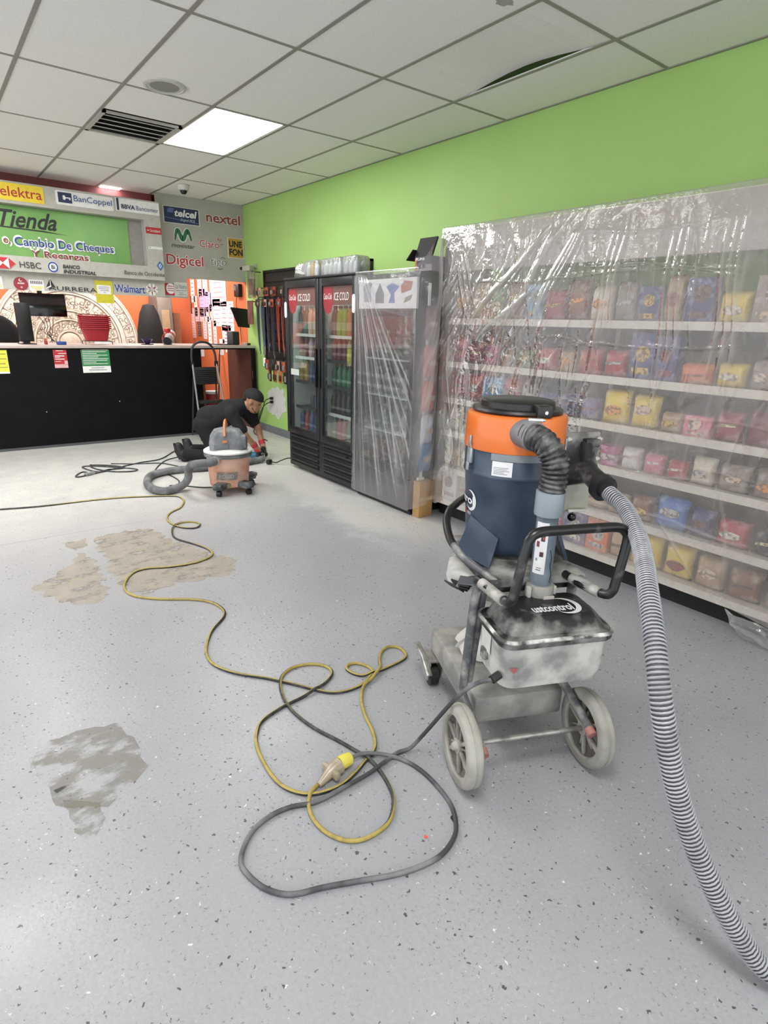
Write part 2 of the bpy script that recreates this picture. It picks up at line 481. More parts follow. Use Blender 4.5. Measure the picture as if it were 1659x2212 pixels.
for i in range(len(cols)-1):
    for j in range(len(rows)-1):
        x1, x0 = cols[i], cols[i+1]; y0, y1 = rows[j], rows[j+1]
        if (i, j) in LIGHTS: continue
        if (i, j) == (3, 6):                                    # cut tile beside the air vent
            ceil_tile(x0, x1, y0, y0+.60); continue
        ceil_tile(x0, x1, y0, y1, .045 if (i, j) == (1, 4) else 0)
tw = .012
for x in cols[1:]:
    if x > -3.9: obj('ceiling_tee', MB().box((x, (rows[0]+rows[-1])/2, HC+.002), (.024, rows[-1]-rows[0], .004)), teem, cl, smooth=False)
for j, y in enumerate(rows[:-1]):
    for i in range(len(cols)-1):
        if cols[i+1] > -3.9: obj('ceiling_tee', MB().box(((cols[i]+cols[i+1])/2, y, HC+.0025), (cols[i]-cols[i+1]-.02, .022, .004)), teem, cl, smooth=False)
struct('trim_1', MB().bb((XW-.02, rows[0], HC-.001), (XW, 8.05, HC+.004)), teem)
scuff = pm('ceiling_scuff', '#a5a39c', .9)
for (x, y, s) in ((2.33, 3.35-.9, .05), (1.75, 6.35, .045), (2.72, 6.2, .05)):
    obj('ceiling_scuff', MB().poly(ragged(disc((x, y), s, 8), .015, .03, int(x*9)), (0, 0, HC+.0035), (0, 1, 0), (1, 0, 0), .0008), scuff, cl, smooth=False)

lampm = lamp_mat('lamp_panel_glow', LAMP)
lampf = pm('lamp_frame_white', '#e4e2de', .4)
lamp_labels = {(2, 6): 'lit square ceiling panel lamp beside the air vent', (5, 2): 'lit ceiling panel lamp above the camera', (5, 7): 'unseen panel lamp added near the counter to brighten the far floor',
               (6, 5): 'unseen panel lamp added above the worn patches to brighten the floor', (9, 6): 'lit ceiling panel lamp far left above the counter side'}
for (i, j) in sorted(LIGHTS):
    x1, x0, y0, y1 = cols[i], cols[i+1], rows[j], rows[j+1]
    t = thing('ceiling_lamp', lamp_labels[(i, j)], 'lamp', ((x0+x1)/2, (y0+y1)/2, HC+.003))
    w, d = x1-x0, y1-y0
    fr = MB()
    for s in (-1, 1):
        fr.box((s*(w/2-.02), 0, .02), (.02, d-.02, .04)); fr.box((0, s*(d/2-.02), .02), (w-.02, .02, .04))
    fr.box((0, 0, .045), (w-.02, d-.02, .01))
    obj('lamp_frame', fr, lampf, t, smooth=False)
    obj('diffuser', MB().box((0, 0, .008), (w-.05, d-.05, .006)), lampm, t, smooth=False)
t = thing('ceiling_lamp', 'small sliver of lit lamp where the ceiling meets the maroon header', 'lamp', (2.09, 8.165, HC))
obj('diffuser', MB().box((0, 0, -.004), (.22, .10, .006)), lampm, t, smooth=False)
obj('lamp_frame', MB().box((0, 0, .006), (.24, .12, .012)), lampf, t, smooth=False)
# cashier room behind the counter has its own ceiling and lamps
struct('ceiling_2', MB().bb((-4, 8.30, 2.62), (XW, YB, 2.68)), pm('cashier_ceiling', '#d8d6d2', .8))
backm = lamp_mat('cashier_lamp_glow', BACK_LAMP)
for (x, y, n) in ((2.75, 9.25, 'right'), (.6, 9.2, 'left')):
    t = thing('ceiling_lamp', 'lit panel lamp in the cashier room, %s one' % ('above the posted papers' if n == 'right' else 'above the carved disc'), 'lamp', (x, y, 2.615))
    obj('diffuser', MB().box((0, 0, -.003), (.55, 1.15, .006)), backm, t, smooth=False)
    obj('lamp_frame', MB().box((0, 0, .002), (.6, 1.2, .006)), lampf, t, smooth=False)

# air vent
t = thing('air_vent', 'square ceiling air vent with dark slots and thin white blades', 'vent', (1.649, 5.58, HC))
fr = MB()
for s in (-1, 1):
    fr.box((s*.285, 0, -.004), (.03, .60, .014)); fr.box((0, s*.285, -.004), (.60, .03, .014))
obj('vent_frame', fr, pm('vent_metal', '#b5b2a9', .5), t, smooth=False)
obj('duct', MB().box((0, 0, .12), (.56, .56, .01)).box((.28, 0, .06), (.005, .56, .12)).box((-.28, 0, .06), (.005, .56, .12)).box((0, .28, .06), (.56, .005, .12)).box((0, -.28, .06), (.56, .005, .12)), pm('duct_dark', '#2e2620', .9), t, smooth=False)
bl = MB().box((0, 0, 0), (.55, .05, .004), rotx(1.1)).mesh('blade', False)
for k in range(6): obj('blade', bl, pm('vent_blade', '#0e0b09', .9), t, loc=(0, -.23+.092*k, .035))
bar = MB().box((0, 0, 0), (.55, .007, .006)).mesh('blade_edge', False)
for k in range(4): obj('blade_edge', bar, pm('vent_edge', '#cfcac2', .5), t, loc=(0, -.17+.115*k, .004))
# round ceiling speaker
t = thing('ceiling_speaker', 'round grey speaker grille set in a ceiling tile', 'speaker', (1.56, 4.50, HC))
obj('rim', MB().lathe([(.115, .006), (.135, .006), (.135, -.006), (.118, -.010), (.115, -.004)], 36), pm('speaker_rim', '#c2bfb9', .6), t)
obj('grille', MB().lathe([(0, -.006), (.06, -.0055), (.116, -.003), (.116, .004)], 36), pm('speaker_grille', '#8f8d88', .8, hx2='#7c7a76', scale=400), t)
# dome camera
t = thing('dome_camera', 'small white dome security camera on the ceiling near the signs', 'camera', (2.69, 7.39, HC))
obj('housing', MB().lathe([(0, 0), (.065, 0), (.065, -.03), (.05, -.055), (0, -.055)], 24), pm('camera_white', '#cfcdc8', .4), t)
obj('lens_dome', MB().lathe([(.04, -.05), (.038, -.075), (.022, -.092), (0, -.096)], 20), pm('camera_black', '#17181a', .15), t)
t = thing('wall_camera', 'small beige security camera on a bracket on the green wall', 'camera', (XW, 7.72, 2.19))
obj('bracket', MB().cyl((0, 0, 0), (-.09, 0, -.03), .014).box((-.01, 0, 0), (.02, .06, .06)), pm('camera_beige', '#a9ad96', .5), t)
obj('body', MB().box((-.13, -.03, -.035), (.08, .15, .07), rotz(.3), .015), pm('camera_beige', '#a9ad96', .5), t)
obj('lens', MB().cyl((-.165, .05, -.035), (-.175, .085, -.035), .02), pm('camera_black', '#17181a', .15), t)
# ------------------------------------------------------------------ sign box above the counter
U, V = Vector((1, 0, 0)), Vector((0, 0, 1))
def col(name, hx, rough=.5): return pm(name, hx, rough)
WHITE = col('print_white', '#e6e4e2'); BLACK = col('print_black', '#1c1c1e'); RED = col('print_red', '#b0252e'); BLUE = col('print_blue', '#2a4690')
NAVY = col('print_navy', '#1f2c50'); YELLOW = col('print_yellow', '#e3c832'); GREY = col('print_grey', '#6b6b70'); GREEN = col('print_green', '#2b6a45'); DRED = col('print_dark_red', '#8e2733')
PGREY = pm('sign_box_grey', '#b4b0a8', .6)
sb = thing('sign_box', 'deep grey box frame around the green shop sign above the counter', 'sign frame', (0, 7.9, 0))
obj('top_board', MB().bb((-3, 0, 2.615), (2.56, .13, 2.83)), PGREY, sb, smooth=False)
obj('bottom_board', MB().bb((-3, 0, 1.945), (2.56, .13, 2.10)), PGREY, sb, smooth=False)
obj('side_board', MB().bb((2.365, 0, 2.10), (2.56, .13, 2.615)), PGREY, sb, smooth=False)
obj('back_board', MB().bb((-3, .135, 2.05), (2.56, .15, 2.65)), pm('sign_recess_grey', '#8f8c86', .6), sb, smooth=False)
lb = thing('lower_board', 'grey strip board of store logos under the sign box', 'board', (0, 8.0, 0))
obj('strip_board', MB().bb((-3, 0, 1.755), (2.58, .05, 1.945)), PGREY, lb, smooth=False)

class Sign:
    def __init__(s, name, label, y, x0, z0, x1, z1, mat=None, cat='sign', rad=0.0, outline=None, th=.004):
        s.y = y; s.w = x1-x0; s.h = z1-z0
        s.t = thing(name, label, cat, (x0, y, z0))
        s.k = 0
        if mat is not None:
            pts = outline or (rrect(0, 0, s.w, s.h, rad) if rad else rect(0, 0, s.w, s.h))
            obj('panel', MB().poly(pts, (0, -.001, 0), U, V, th), mat, s.t, smooth=False)
        s.d = -.001-th
    def text(s, txt, x0, z0, x1, z1, mat, shear=0.0, bold=0.0, name='lettering'):
        s.k += 1
        return lettering(txt, mat, s.t, (x0*s.w, s.d-.0012*s.k, z0*s.h), U, V, (x1-x0)*s.w, (z1-z0)*s.h, shear, bold, name, .0006)
    def shape(s, pts, mat, name='logo', absu=False):
        s.k += 1
        k = s.h if absu else 1
        q = [(p[0]*k, p[1]*k) for p in pts] if absu else [(p[0]*s.w, p[1]*s.h) for p in pts]
        return obj(name, MB().poly(q, (0, s.d-.0012*s.k, 0), U, V, .0008), mat, s.t, smooth=False)
    def lines(s, rows_, mat, name='print_lines'):
        s.k += 1; mb = MB()
        for (x0, z0, x1, z1) in rows_: mb.poly([(a*s.w, b*s.h) for a, b in rect(x0, z0, x1, z1)], (0, s.d-.0012*s.k, 0), U, V, .0006)
        return obj(name, mb, mat, s.t, smooth=False)
    def outline(s, txt, x0, z0, x1, z1, mat, halo, shear=0.0, bold=.0, grow=.035):
        s.text(txt, x0-grow*.25, z0-grow, x1+grow*.25, z1+grow, halo, shear, bold+.03, 'letter_halo')
        return s.text(txt, x0, z0, x1, z1, mat, shear, bold)

F = 7.9
a = Sign('bank_sign', 'yellow sign with red elektra lettering at the top left', F, .72, 2.645, 1.322, 2.812, YELLOW)
a.text('elektra', .325, .22, .965, .80, RED, bold=.006)
a = Sign('bank_sign', 'white BanCoppel sign with a key in a blue square', F, 1.437, 2.665, 2.034, 2.808, WHITE, rad=.02)
a.shape(rect(.04, .16, .27, .88), NAVY)
a.shape([(.14+.055*math.cos(t)*.5, .52+.17*math.sin(t)) for t in [2*PI*k/14 for k in range(14)]], WHITE, 'key')
a.shape(rect(.07, .47, .12, .57), NAVY, 'key_hole'); a.shape(rect(.16, .48, .25, .56), WHITE, 'key'); a.shape(rect(.22, .38, .245, .5), WHITE, 'key')
a.text('BanCoppel', .30, .22, .97, .78, pm('bank_blue', '#34508c', .5))
a = Sign('bank_sign', 'white BBVA Bancomer sign with a dark blue bar', F, 2.060, 2.680, 2.555, 2.815, WHITE)
a.shape(rect(.02, .05, .07, .98), NAVY); a.text('BBVA', .12, .20, .43, .56, NAVY, bold=.03); a.text('Bancomer', .46, .20, .97, .56, pm('bank_blue', '#34508c', .5))
a = Sign('bank_sign', 'thin red Scotiabank strip on the side of the sign box', F, 2.378, 2.470, 2.56, 2.542, RED)
a.text('Scotiabank', .27, .28, .94, .72, WHITE); a.shape(disc((.14, .5), .07, 14), WHITE)
a = Sign('bank_sign', 'thin plain white strip below the red strip on the sign box', F, 2.392, 2.290, 2.56, 2.328, WHITE)
a.lines([(.05, .5, .15, .7), (.03, .1, .97, .2)], GREY)
a = Sign('bank_sign', 'white HSBC sign with red and white hexagon', F, .72, 1.955, 1.205, 2.08, None)
hx = 0.0
a.shape([(.0, .02), (.36, .02), (.49, .5), (.36, .98), (.0, .98)], WHITE, 'logo_ground')
a.shape([(.36, .04), (.485, .5), (.36, .96)], RED); a.shape([(.12, .96), (.24, .52), (.36, .96)], RED); a.shape([(.12, .04), (.36, .04), (.24, .48)], RED)
a.text('HSBC', .56, .20, .985, .72, BLACK)
a = Sign('bank_sign', 'Banco Industrial sign with round blue Bi emblem', F, 1.262, 1.950, 1.762, 2.07, None)
a.shape([(.11+.112*math.cos(2*PI*k/28), .5+.5*math.sin(2*PI*k/28)) for k in range(28)], WHITE, 'emblem_ground')
a.shape([(.11+.105*math.cos(2*PI*k/28), .5+.47*math.sin(2*PI*k/28)) for k in range(28)], BLUE, 'emblem')
a.shape([(.11+.074*math.cos(2*PI*k/28), .5+.33*math.sin(2*PI*k/28)) for k in range(28)], WHITE, 'emblem_ground')
a.text('Bi', .075, .32, .15, .68, NAVY, bold=.03); a.text('BANCO', .31, .46, .66, .80, BLACK, .15, .03); a.text('INDUSTRIAL', .31, .02, 1.0, .36, BLACK, .15, .03)
a = Sign('bank_sign', 'Banco de Occidente sign with blue diamond at the box corner', F, 2.08, 1.980, 2.56, 2.17, None)
a.shape([(.81, .70), (.90, .40), (.99, .70), (.90, 1.0)], pm('diamond_blue', '#3f6fa8', .5), 'emblem'); a.shape([(.86, .70), (.90, .56), (.94, .70), (.90, .84)], WHITE, 'emblem_ground'); a.shape([(.88, .70), (.90, .63), (.92, .70), (.90, .77)], BLUE, 'emblem')
a.text('Banco de Occidente', 0.0, .04, .99, .28, BLACK)
# recessed green sign
gr = pm('shop_sign_green', '#67994a', .4, hx2='#7fae62', scale=1.6, lo=.35, hi=.7)
a = Sign('shop_sign', 'green shop sign reading Tienda, Cambio De Cheques y Recargas', 8.03, .55, 2.06, 2.205, 2.61, gr)
a.text('Tienda', .20, .615, .535, .93, BLACK, .38, .02)
a.shape([(.12, .605), (.45, .575), (.60, .555), (.45, .600), (.12, .630)], BLACK, 'swash')
a.outline('o,', .205, .285, .245, .40, DRED, WHITE, 0, .015)
for (w_, x0, x1, z0) in (('Cambio', .268, .500, .285), ('De', .528, .608, .285), ('Cheques', .636, .885, .250)): a.outline(w_, x0, z0, x1, .445, BLUE, WHITE, 0, .015)
a.outline('Y Recargas', .355, .055, .71, .215, DRED, WHITE, 0, .015)
# strip of store logos
F2 = 8.0
a = Sign('receipt_sheet', 'white sheet with yellow lines cut off at the left edge of the strip', F2, .70, 1.752, .815, 1.885, WHITE)
a.lines([(.1, .3, .95, .36), (.1, .15, .9, .2)], YELLOW)
a = Sign('round_sign', 'round red badge sign on the logo strip', F2, .918, 1.748, 1.058, 1.888, None)
a.shape(disc((.5, .5), .5, 30), DRED, 'panel'); a.text('AHORRO', .27, .48, .75, .60, WHITE, bold=.03); a.shape(disc((.5, .78), .12, 12), WHITE); a.shape(disc((.53, .80), .09, 12), DRED); a.shape(disc((.52, .24), .09, 8), pm('badge_pink', '#c98b8d', .5))
a = Sign('receipt_sheet', 'small white sheet with yellow lines beside the round red badge', F2, 1.068, 1.755, 1.215, 1.868, WHITE)
a.lines([(.08, .30, .95, .38), (.2, .18, .85, .24), (.35, .06, .7, .11)], YELLOW); a.lines([(.1+.12*k, .62, .18+.12*k, .9) for k in range(7)], GREY)
a = Sign('store_sign', 'AURRERA lettering with a black triangle emblem', F2, 1.225, 1.752, 1.775, 1.90, None)
a.shape([(0, .18), (.19, .18), (.105, 1.0)], WHITE, 'emblem_ground')
a.shape([(.012, .26), (.10, .44), (.10, .93)], BLACK, 'emblem'); a.shape([(.112, .93), (.112, .44), (.20, .24)], BLACK, 'emblem'); a.shape([(.03, .20), (.105, .34), (.17, .20)], BLACK, 'emblem')
a.text('AURRERA', .06, .10, .99, .42, BLACK)
a = Sign('notice_sheet', 'yellow notice sheet with a white note hanging from the logo strip', F2-.004, 1.752, 1.650, 1.952, 1.905, pm('paper_yellow', '#c9bf2f', .7))
a.shape(rrect(.10, .40, .88, .80, .04), WHITE, 'note'); a.lines([(.18, .70, .80, .72), (.18, .63, .78, .65), (.30, .56, .78, .58), (.45, .47, .55, .49)], GREY)
a = Sign('store_sign', 'Walmart lettering with an eight armed spark', F2, 1.968, 1.765, 2.508, 1.910, None)
a.text('Walmart', 0, .10, .68, .78, WHITE, bold=.06, name='letter_halo'); a.text('Walmart', .005, .12, .675, .76, BLUE, bold=.025)
sp = MB()
for k in range(8):
    t = PI/4*k+PI/8
    c, s_ = math.cos(t), math.sin(t)
    q = [(.45+x*c-y*s_, .072+x*s_+y*c) for x, y in rrect(.016, -.016, .073, .016, .012, 3)]
    sp.poly(q, (0, -.0015, 0), U, V, .001)
obj('spark_ground', sp, WHITE, a.t, smooth=False)
for k in range(6):
    t = PI/3*k+PI/6; c, s_ = math.cos(t), math.sin(t)
    q = [(.45+x*c-y*s_, .072+x*s_+y*c) for x, y in rrect(.022, -.006, .058, .006, .004, 2)]
    obj('spark_arm', MB().poly(q, (0, -.003, 0), U, V, .001), [DRED, pm('spark_gold', '#a08a52', .5)][k % 2], a.t, smooth=False)
a = Sign('store_sign', 'small red and white square emblem sign at the strip end', F2+.045, 2.597, 1.785, 2.712, 1.925, RED)
a.shape([(.62+.5*math.cos(2*PI*k/24), .55+.46*math.sin(2*PI*k/24)) for k in range(24) if .62+.5*math.cos(2*PI*k/24) < 1.0], WHITE, 'emblem_ground')
a.lines([(.3, .72, .95, .80), (.25, .52, .95, .60), (.3, .34, .95, .42)], pm('emblem_rose', '#b5666c', .5))
a = Sign('notice_sheet', 'pale grey card with script heading beside the red emblem sign', F2+.045, 2.715, 1.772, 2.885, 1.945, pm('card_grey', '#c9c6c1', .6))
a.text('La Nueva', .06, .55, .95, .85, GREY, .35); a.lines([(.1, .40, .92, .43), (.3, .25, .7, .28), (.25, .12, .85, .15)], GREY)
# grey wall logos
F3 = YS
a = Sign('phone_sign', 'dark blue telcel sign with white lettering', F3, 2.650, 2.640, 3.110, 2.832, WHITE)
a.shape(rect(.02, .03, .98, .97), NAVY, 'ground'); a.shape([(.10, .62), (.26, .62), (.30, .88), (.14, .88)], pm('tag_blue', '#5a6a9a', .5)); a.text('telcel', .30, .42, .93, .86, WHITE, .2, .03); a.text('Digital PCS', .46, .14, .86, .32, WHITE, .2)
a.shape([(.02, .30), (.40, .22), (.98, .10), (.98, .16), (.40, .26), (.02, .34)], pm('tag_blue', '#5a6a9a', .5), 'swash')
NX = pm('logo_red_brown', '#8a3a34', .5)
a = Sign('phone_sign', 'nextel lettering in dark red on the grey wall', F3, 3.195, 2.690, 3.672, 2.842, None)
a.text('nextel', 0, .08, 1, .92, WHITE, bold=.055, name='letter_halo'); a.text('nextel', .01, .11, .99, .89, NX, bold=.02)
a = Sign('phone_sign', 'movistar sign with a rounded green letter M', F3, 2.728, 2.362, 3.025, 2.600, None)
def mshape(g, y):
    P = spline([(.07, .36, 0), (.10, .60, 0), (.17, .86, 0), (.26, .80, 0), (.34, .50, 0), (.42, .42, 0), (.50, .55, 0), (.60, .84, 0), (.68, .86, 0), (.76, .60, 0), (.80, .40, 0)], 6)
    P = [Vector((p.x*a.w*.95+.03, p.y*a.h, 0)) for p in P]; L, R = [], []
    for i, p in enumerate(P):
        d = (P[min(i+1, len(P)-1)]-P[max(i-1, 0)]).normalized(); n = Vector((-d.y, d.x, 0)); w = g*(.55+.6*math.sin(PI*i/(len(P)-1)))
        L.append(p+n*w); R.append(p-n*w)
    mb = MB(); m = len(P); mb.add([(p.x, y, p.y) for p in L]+[(p.x, y, p.y) for p in R], [(i, m+i, m+i+1, i+1) for i in range(m-1)])
    return mb
obj('emblem_ground', mshape(.030, -.004), WHITE, a.t, smooth=False); obj('emblem', mshape(.021, -.007), GREEN, a.t, smooth=False)
a.text('movistar', 0, .0, 1, .20, BLACK)
a = Sign('phone_sign', 'Claro lettering in red with small rays', F3, 3.088, 2.392, 3.412, 2.525, None)
a.text('Claro', 0, .02, .82, .70, WHITE, bold=.06, name='letter_halo'); a.text('Claro', .01, .05, .81, .67, RED, bold=.005)
for (p, q) in (((.80, .78), (.80, 1.0)), ((.86, .68), (.94, .90)), ((.88, .45), (.99, .45))):
    d = Vector((q[0]-p[0], q[1]-p[1])); n = Vector((-d.y*.28, d.x*.28)).normalized()*.012
    a.shape([(p[0]-n.x, p[1]-n.y*2), (q[0]-n.x, q[1]-n.y*2), (q[0]+n.x, q[1]+n.y*2), (p[0]+n.x, p[1]+n.y*2)], RED, 'ray')
a = Sign('phone_sign', 'square tan UNE FON sign with black lettering', F3, 3.478, 2.300, 3.705, 2.548, WHITE)
a.shape(rect(.03, .02, .97, .98), pm('une_tan', '#b98e3c', .5), 'ground'); a.text('UNE', .08, .54, .90, .86, BLACK, 0, .04); a.text('FON', .08, .12, .92, .46, BLACK, 0, .04)
a = Sign('phone_sign', 'Digicel lettering in dark red', F3, 2.640, 2.105, 3.130, 2.290, None)
a.text('Digicel', 0, .04, 1, .96, WHITE, bold=.05, name='letter_halo'); a.text('Digicel', .01, .07, .99, .93, RED, bold=.012)
a = Sign('phone_sign', 'tigo lettering with a smile below it', F3, 3.222, 2.130, 3.45, 2.300, None)
a.text('tigo', 0, .18, 1, .88, WHITE, bold=.05, name='letter_halo'); a.text('tigo', .01, .20, .99, .86, GREY, bold=.0)
a.shape([(.58+.17*math.cos(t), .20+.17*math.sin(t)) for t in [PI*1.1+PI*.8*k/8 for k in range(9)]] + [(.58+.13*math.cos(t), .22+.12*math.sin(t)) for t in [PI*1.9-PI*.8*k/8 for k in range(9)]], GREY, 'smile')
a.shape([(.78+.17*math.cos(t), .82+.15*math.sin(t)) for t in [PI*.15+PI*.7*k/8 for k in range(9)]] + [(.78+.14*math.cos(t), .82+.10*math.sin(t)) for t in [PI*.85-PI*.7*k/8 for k in range(9)]], GREY, 'arc')

# ------------------------------------------------------------------ counter
cblack = pm('counter_black', '#070708', .5, hx2='#0b0b0d', scale=4, spec=.15)
ct = thing('counter', 'long black service counter with a pale worktop', 'counter', (0, 7.75, 0))
obj('front_panel', MB().bb((-3, 0, 0), (2.80, .03, 1.125)), cblack, ct, smooth=False)
obj('worktop', MB().bb((-3, -.02, 1.135), (3.68, .62, 1.168), .004), pm('worktop_pale', '#b9aaa4', .4), ct)
obj('worktop_edge', MB().bb((-3, -.012, 1.118), (3.675, .6, 1.134)), cblack, ct, smooth=False)
obj('side_panel', MB().bb((2.80, 0, 0), (2.90, .5, 1.118)), cblack, ct, smooth=False)
wood = pm('brown_wood', '#5a3226', .5, hx2='#4d2a20', scale=6, stretch=(1, 1, .15))
obj('end_post', MB().bb((3.63, -.005, 0), (3.675, .05, 1.118)), cblack, ct, smooth=False)
obj('end_panel', MB().bb((3.64, .05, 0), (3.67, .88, 1.118)), wood, ct, smooth=False)
obj('hinge', MB().bb((3.628, .0, .72), (3.641, .012, .83)), pm('brass', '#8d7a55', .4, .6), ct, smooth=False)
obj('kick_board', MB().bb((-3, -.004, 0), (2.80, .001, .03)), pm('kick_grey', '#4c4d50', .6), ct, smooth=False)
sc_ = MB()
for (x, z) in ((1.02, .42), (1.83, .5)): sc_.poly(disc((x, z), .006, 6), (0, -.0005, 0), U, V, .001)
obj('paint_chip', sc_, WHITE, ct, smooth=False)
# sheets taped on the counter
a = Sign('notice_sheet', 'yellow printed sheet at the left end of the counter front', 7.75, .58, .865, .722, 1.12, pm('sheet_lemon', '#d9d84c', .6))
a.lines([(.1, .8, .9, .84), (.1, .6, .9, .64), (.1, .4, .8, .44), (.1, .25, .9, .28)], pm('sheet_olive', '#8d9440', .6)); a.shape(rect(0, 0, 1, .08), WHITE, 'footer')
a = Sign('notice_sheet', 'red and white leaflet taped on the black counter', 7.75, 1.172, .915, 1.310, 1.13, pm('sheet_pink', '#d6a7a9', .6))
a.shape(rect(0, .20, 1, 1), RED, 'ground'); a.lines([(.22, .88, .75, .91), (.35, .74, .98, .77), (.1, .60, .8, .65), (.1, .53, .45, .56), (.1, .44, .8, .48), (.1, .33, .5, .35)], WHITE); a.shape(rect(.75, .20, 1, .38), pm('sheet_pink', '#d6a7a9', .6), 'patch')
a = Sign('notice_sheet', 'green and white printed sheet taped on the black counter', 7.75, 1.462, .853, 1.770, 1.128, WHITE)
a.shape(rect(0, .28, 1, 1), pm('sheet_green', '#2f7d46', .6), 'ground')
a.lines([(.04, .94-.072*k, (.96, .9, .55, .92, .6, .95, .9, .5, .92)[k], .962-.072*k) for k in range(9)], WHITE); a.lines([(.3, .20, .75, .22), (.2, .11, .85, .13)], GREY, 'footer_lines')

# ------------------------------------------------------------------ things on the counter
CT = 1.168
bred = pm('basket_red', '#9c1f2a', .4)
def basket_mesh():
    mb = MB(); w0, w1, h, d0, d1 = .112, .150, .155, .08, .11
    n = rrect(-1, -1, 1, 1, .25, 3)
    def ring(w, d, z): return [(p[0]*w, p[1]*d, z) for p in n]
    rs = [ring(w0, d0, 0), ring(w1-.002, d1-.002, h-.014), ring(w1+.017, d1+.017, h-.014), ring(w1+.017, d1+.017, h), ring(w1, d1, h), ring(w0-.004, d0-.004, .008)]
    vs = [p for r in rs for p in r]; L = len(n); fs = []
    for i in range(5):
        for k in range(L): fs.append((i*L+k, i*L+(k+1) % L, (i+1)*L+(k+1) % L, (i+1)*L+k))
    fs.append(tuple(range(L-1, -1, -1))); fs.append(tuple(5*L+k for k in range(L)))
    return mb.add(vs, fs).mesh('shopping_basket', True, .5)
bm_ = basket_mesh(); bm_.materials.append(bred)
hm = MB().tube(spline([(-.158, 0, .15), (-.15, .05, .168), (0, .07, .166), (.15, .05, .162), (.158, 0, .15)], 4), .005, 6).mesh('handle'); hm.materials.append(pm('basket_handle', '#7d1820', .4))
for k in range(7):
    o_ = bpy.data.objects.new('shopping_basket', bm_); COL.objects.link(o_); o_.location = (1.705, 8.02, CT+.042+.023*k)
    tag(o_, 'red plastic shopping basket, %s from the bottom of the nested stack' % ORD[k], 'basket', 'nested red shopping baskets on the counter')
    obj('handle', hm, None, o_)
t = thing('basket_stand', 'low wire stand under the red shopping baskets', 'stand', (1.715, 8.02, CT))
mb = MB()
for s in (-1, 1):
    mb.tube([(-.15, s*.09, .04), (.15, s*.09, .04)], .004, 6); mb.tube([(s*.15, -.09, .04), (s*.15, .09, .04)], .004, 6)
    for q in (-1, 1): mb.tube([(s*.15, q*.09, .0), (s*.15, q*.09, .04)], .004, 6)
obj('wire', mb, pm('stand_wire', '#55585c', .3, .8), t)
obj('label_strip', MB().bb((-.05, -.1, .005), (.12, -.096, .035)), WHITE, t, smooth=False)
t = thing('stapler', 'blue box shaped stapler lying on the counter edge', 'stapler', (1.29, 7.86, CT))
obj('body', MB().box((0, 0, .02), (.10, .05, .036), None, .004), pm('stapler_blue', '#26418c', .4), t); obj('foot', MB().box((0, 0, .001), (.09, .045, .002)), BLACK, t, smooth=False)
t = thing('tape_dispenser', 'small red tape dispenser on the counter', 'dispenser', (1.145, 7.95, CT))
obj('body', MB().box((0, 0, .02), (.03, .06, .04), None, .006), pm('dispenser_red', '#9b2d2e', .4), t); obj('roll', MB().cyl((-.01, 0, .045), (.01, 0, .045), .022), pm('tape_roll', '#b04a40', .4), t)
# monitor back at the left
black = pm('black_plastic', '#111113', .4)
t = thing('monitor', 'black monitor seen from behind at the left end of the counter', 'monitor', (.965, 8.02, CT), .15)
obj('panel', MB().box((0, 0, .24), (.15, .05, .42), None, .01), black, t); obj('stand', MB().box((0, .02, .03), (.06, .06, .06)).box((0, 0, .005), (.16, .14, .01)), black, t)
t = thing('office_chair', 'black rounded chair back behind the left end of the counter', 'chair', (.66, 8.75, 0))
obj('backrest', MB().ell((0, 0, 1.25), (.33, .06, .26), 20, 10), pm('chair_black', '#0d0d0f', .7), t); obj('column', MB().cyl((0, .03, 0), (0, .03, 1.1), .035), black, t); obj('base', MB().cyl((0, 0, 0), (0, 0, .05), .26), black, t)
# monitor hanging from above
t = thing('hanging_monitor', 'black monitor hanging from the soffit in front of the carved disc', 'monitor', (1.27, 8.6, 1.61))
obj('panel', MB().box((0, 0, 0), (.50, .035, .27), rotx(-.12), .008), pm('monitor_gloss', '#0c0c0e', .12), t)
obj('bracket', MB().box((-.02, .03, .20), (.05, .04, .30)).box((-.02, .02, .36), (.16, .10, .03)), black, t, smooth=False)
obj('lower_bezel', MB().box((0, -.022, -.115), (.42, .004, .03), rotx(-.12)), BLACK, t, smooth=False)
cb = thing('cable_bundle', 'thin black cables dangling below the hanging monitor', 'cable', (1.27, 8.62, 1.17))
for k in range(4):
    x = -.06+.05*k
    obj('cable', MB().tube(spline([(x, 0, .30), (x+.05-.02*k, .02, .20), (-.03+.03*k, 0, .12), (.04, .02, .05), (.03+.02*k, 0, 0)], 5), .004, 5), black, cb)
# carved disc on the back wall
stone = pm('carved_stone', '#d2bfae', .85, hx2='#c7b09c', scale=14, bump=.3, bscale=50)
stone2 = pm('carved_relief', '#e4d6c7', .85, hx2='#d8c6b4', scale=20)
stoned = pm('carved_ground', '#8e735d', .9)
dk = thing('carved_disc', 'large round carved stone disc on the orange wall behind the counter', 'carving', (1.80, YB-.01, 1.10))
obj('base_disc', MB().lathe([(0, 0), (1.0, 0), (1.0, .05), (.985, .06), (.97, .05), (0, .05)], 72, M=Matrix.Rotation(PI/2, 4, 'X')), stone, dk)
def ringmesh(r0, r1, h): return MB().lathe([(r0, .045), (r0, h), (r1, h), (r1, .045)], 72, M=Matrix.Rotation(PI/2, 4, 'X'))
for (r0, r1) in ((.945, .965), (.735, .79), (.70, .72), (.46, .475), (.33, .345), (.165, .18)): obj('ring', ringmesh(r0, r1, .075), stone2, dk)
obj('plain_band', ringmesh(.79, .80, .06), stone, dk)
rnd = random.Random(3)
lines = MB()
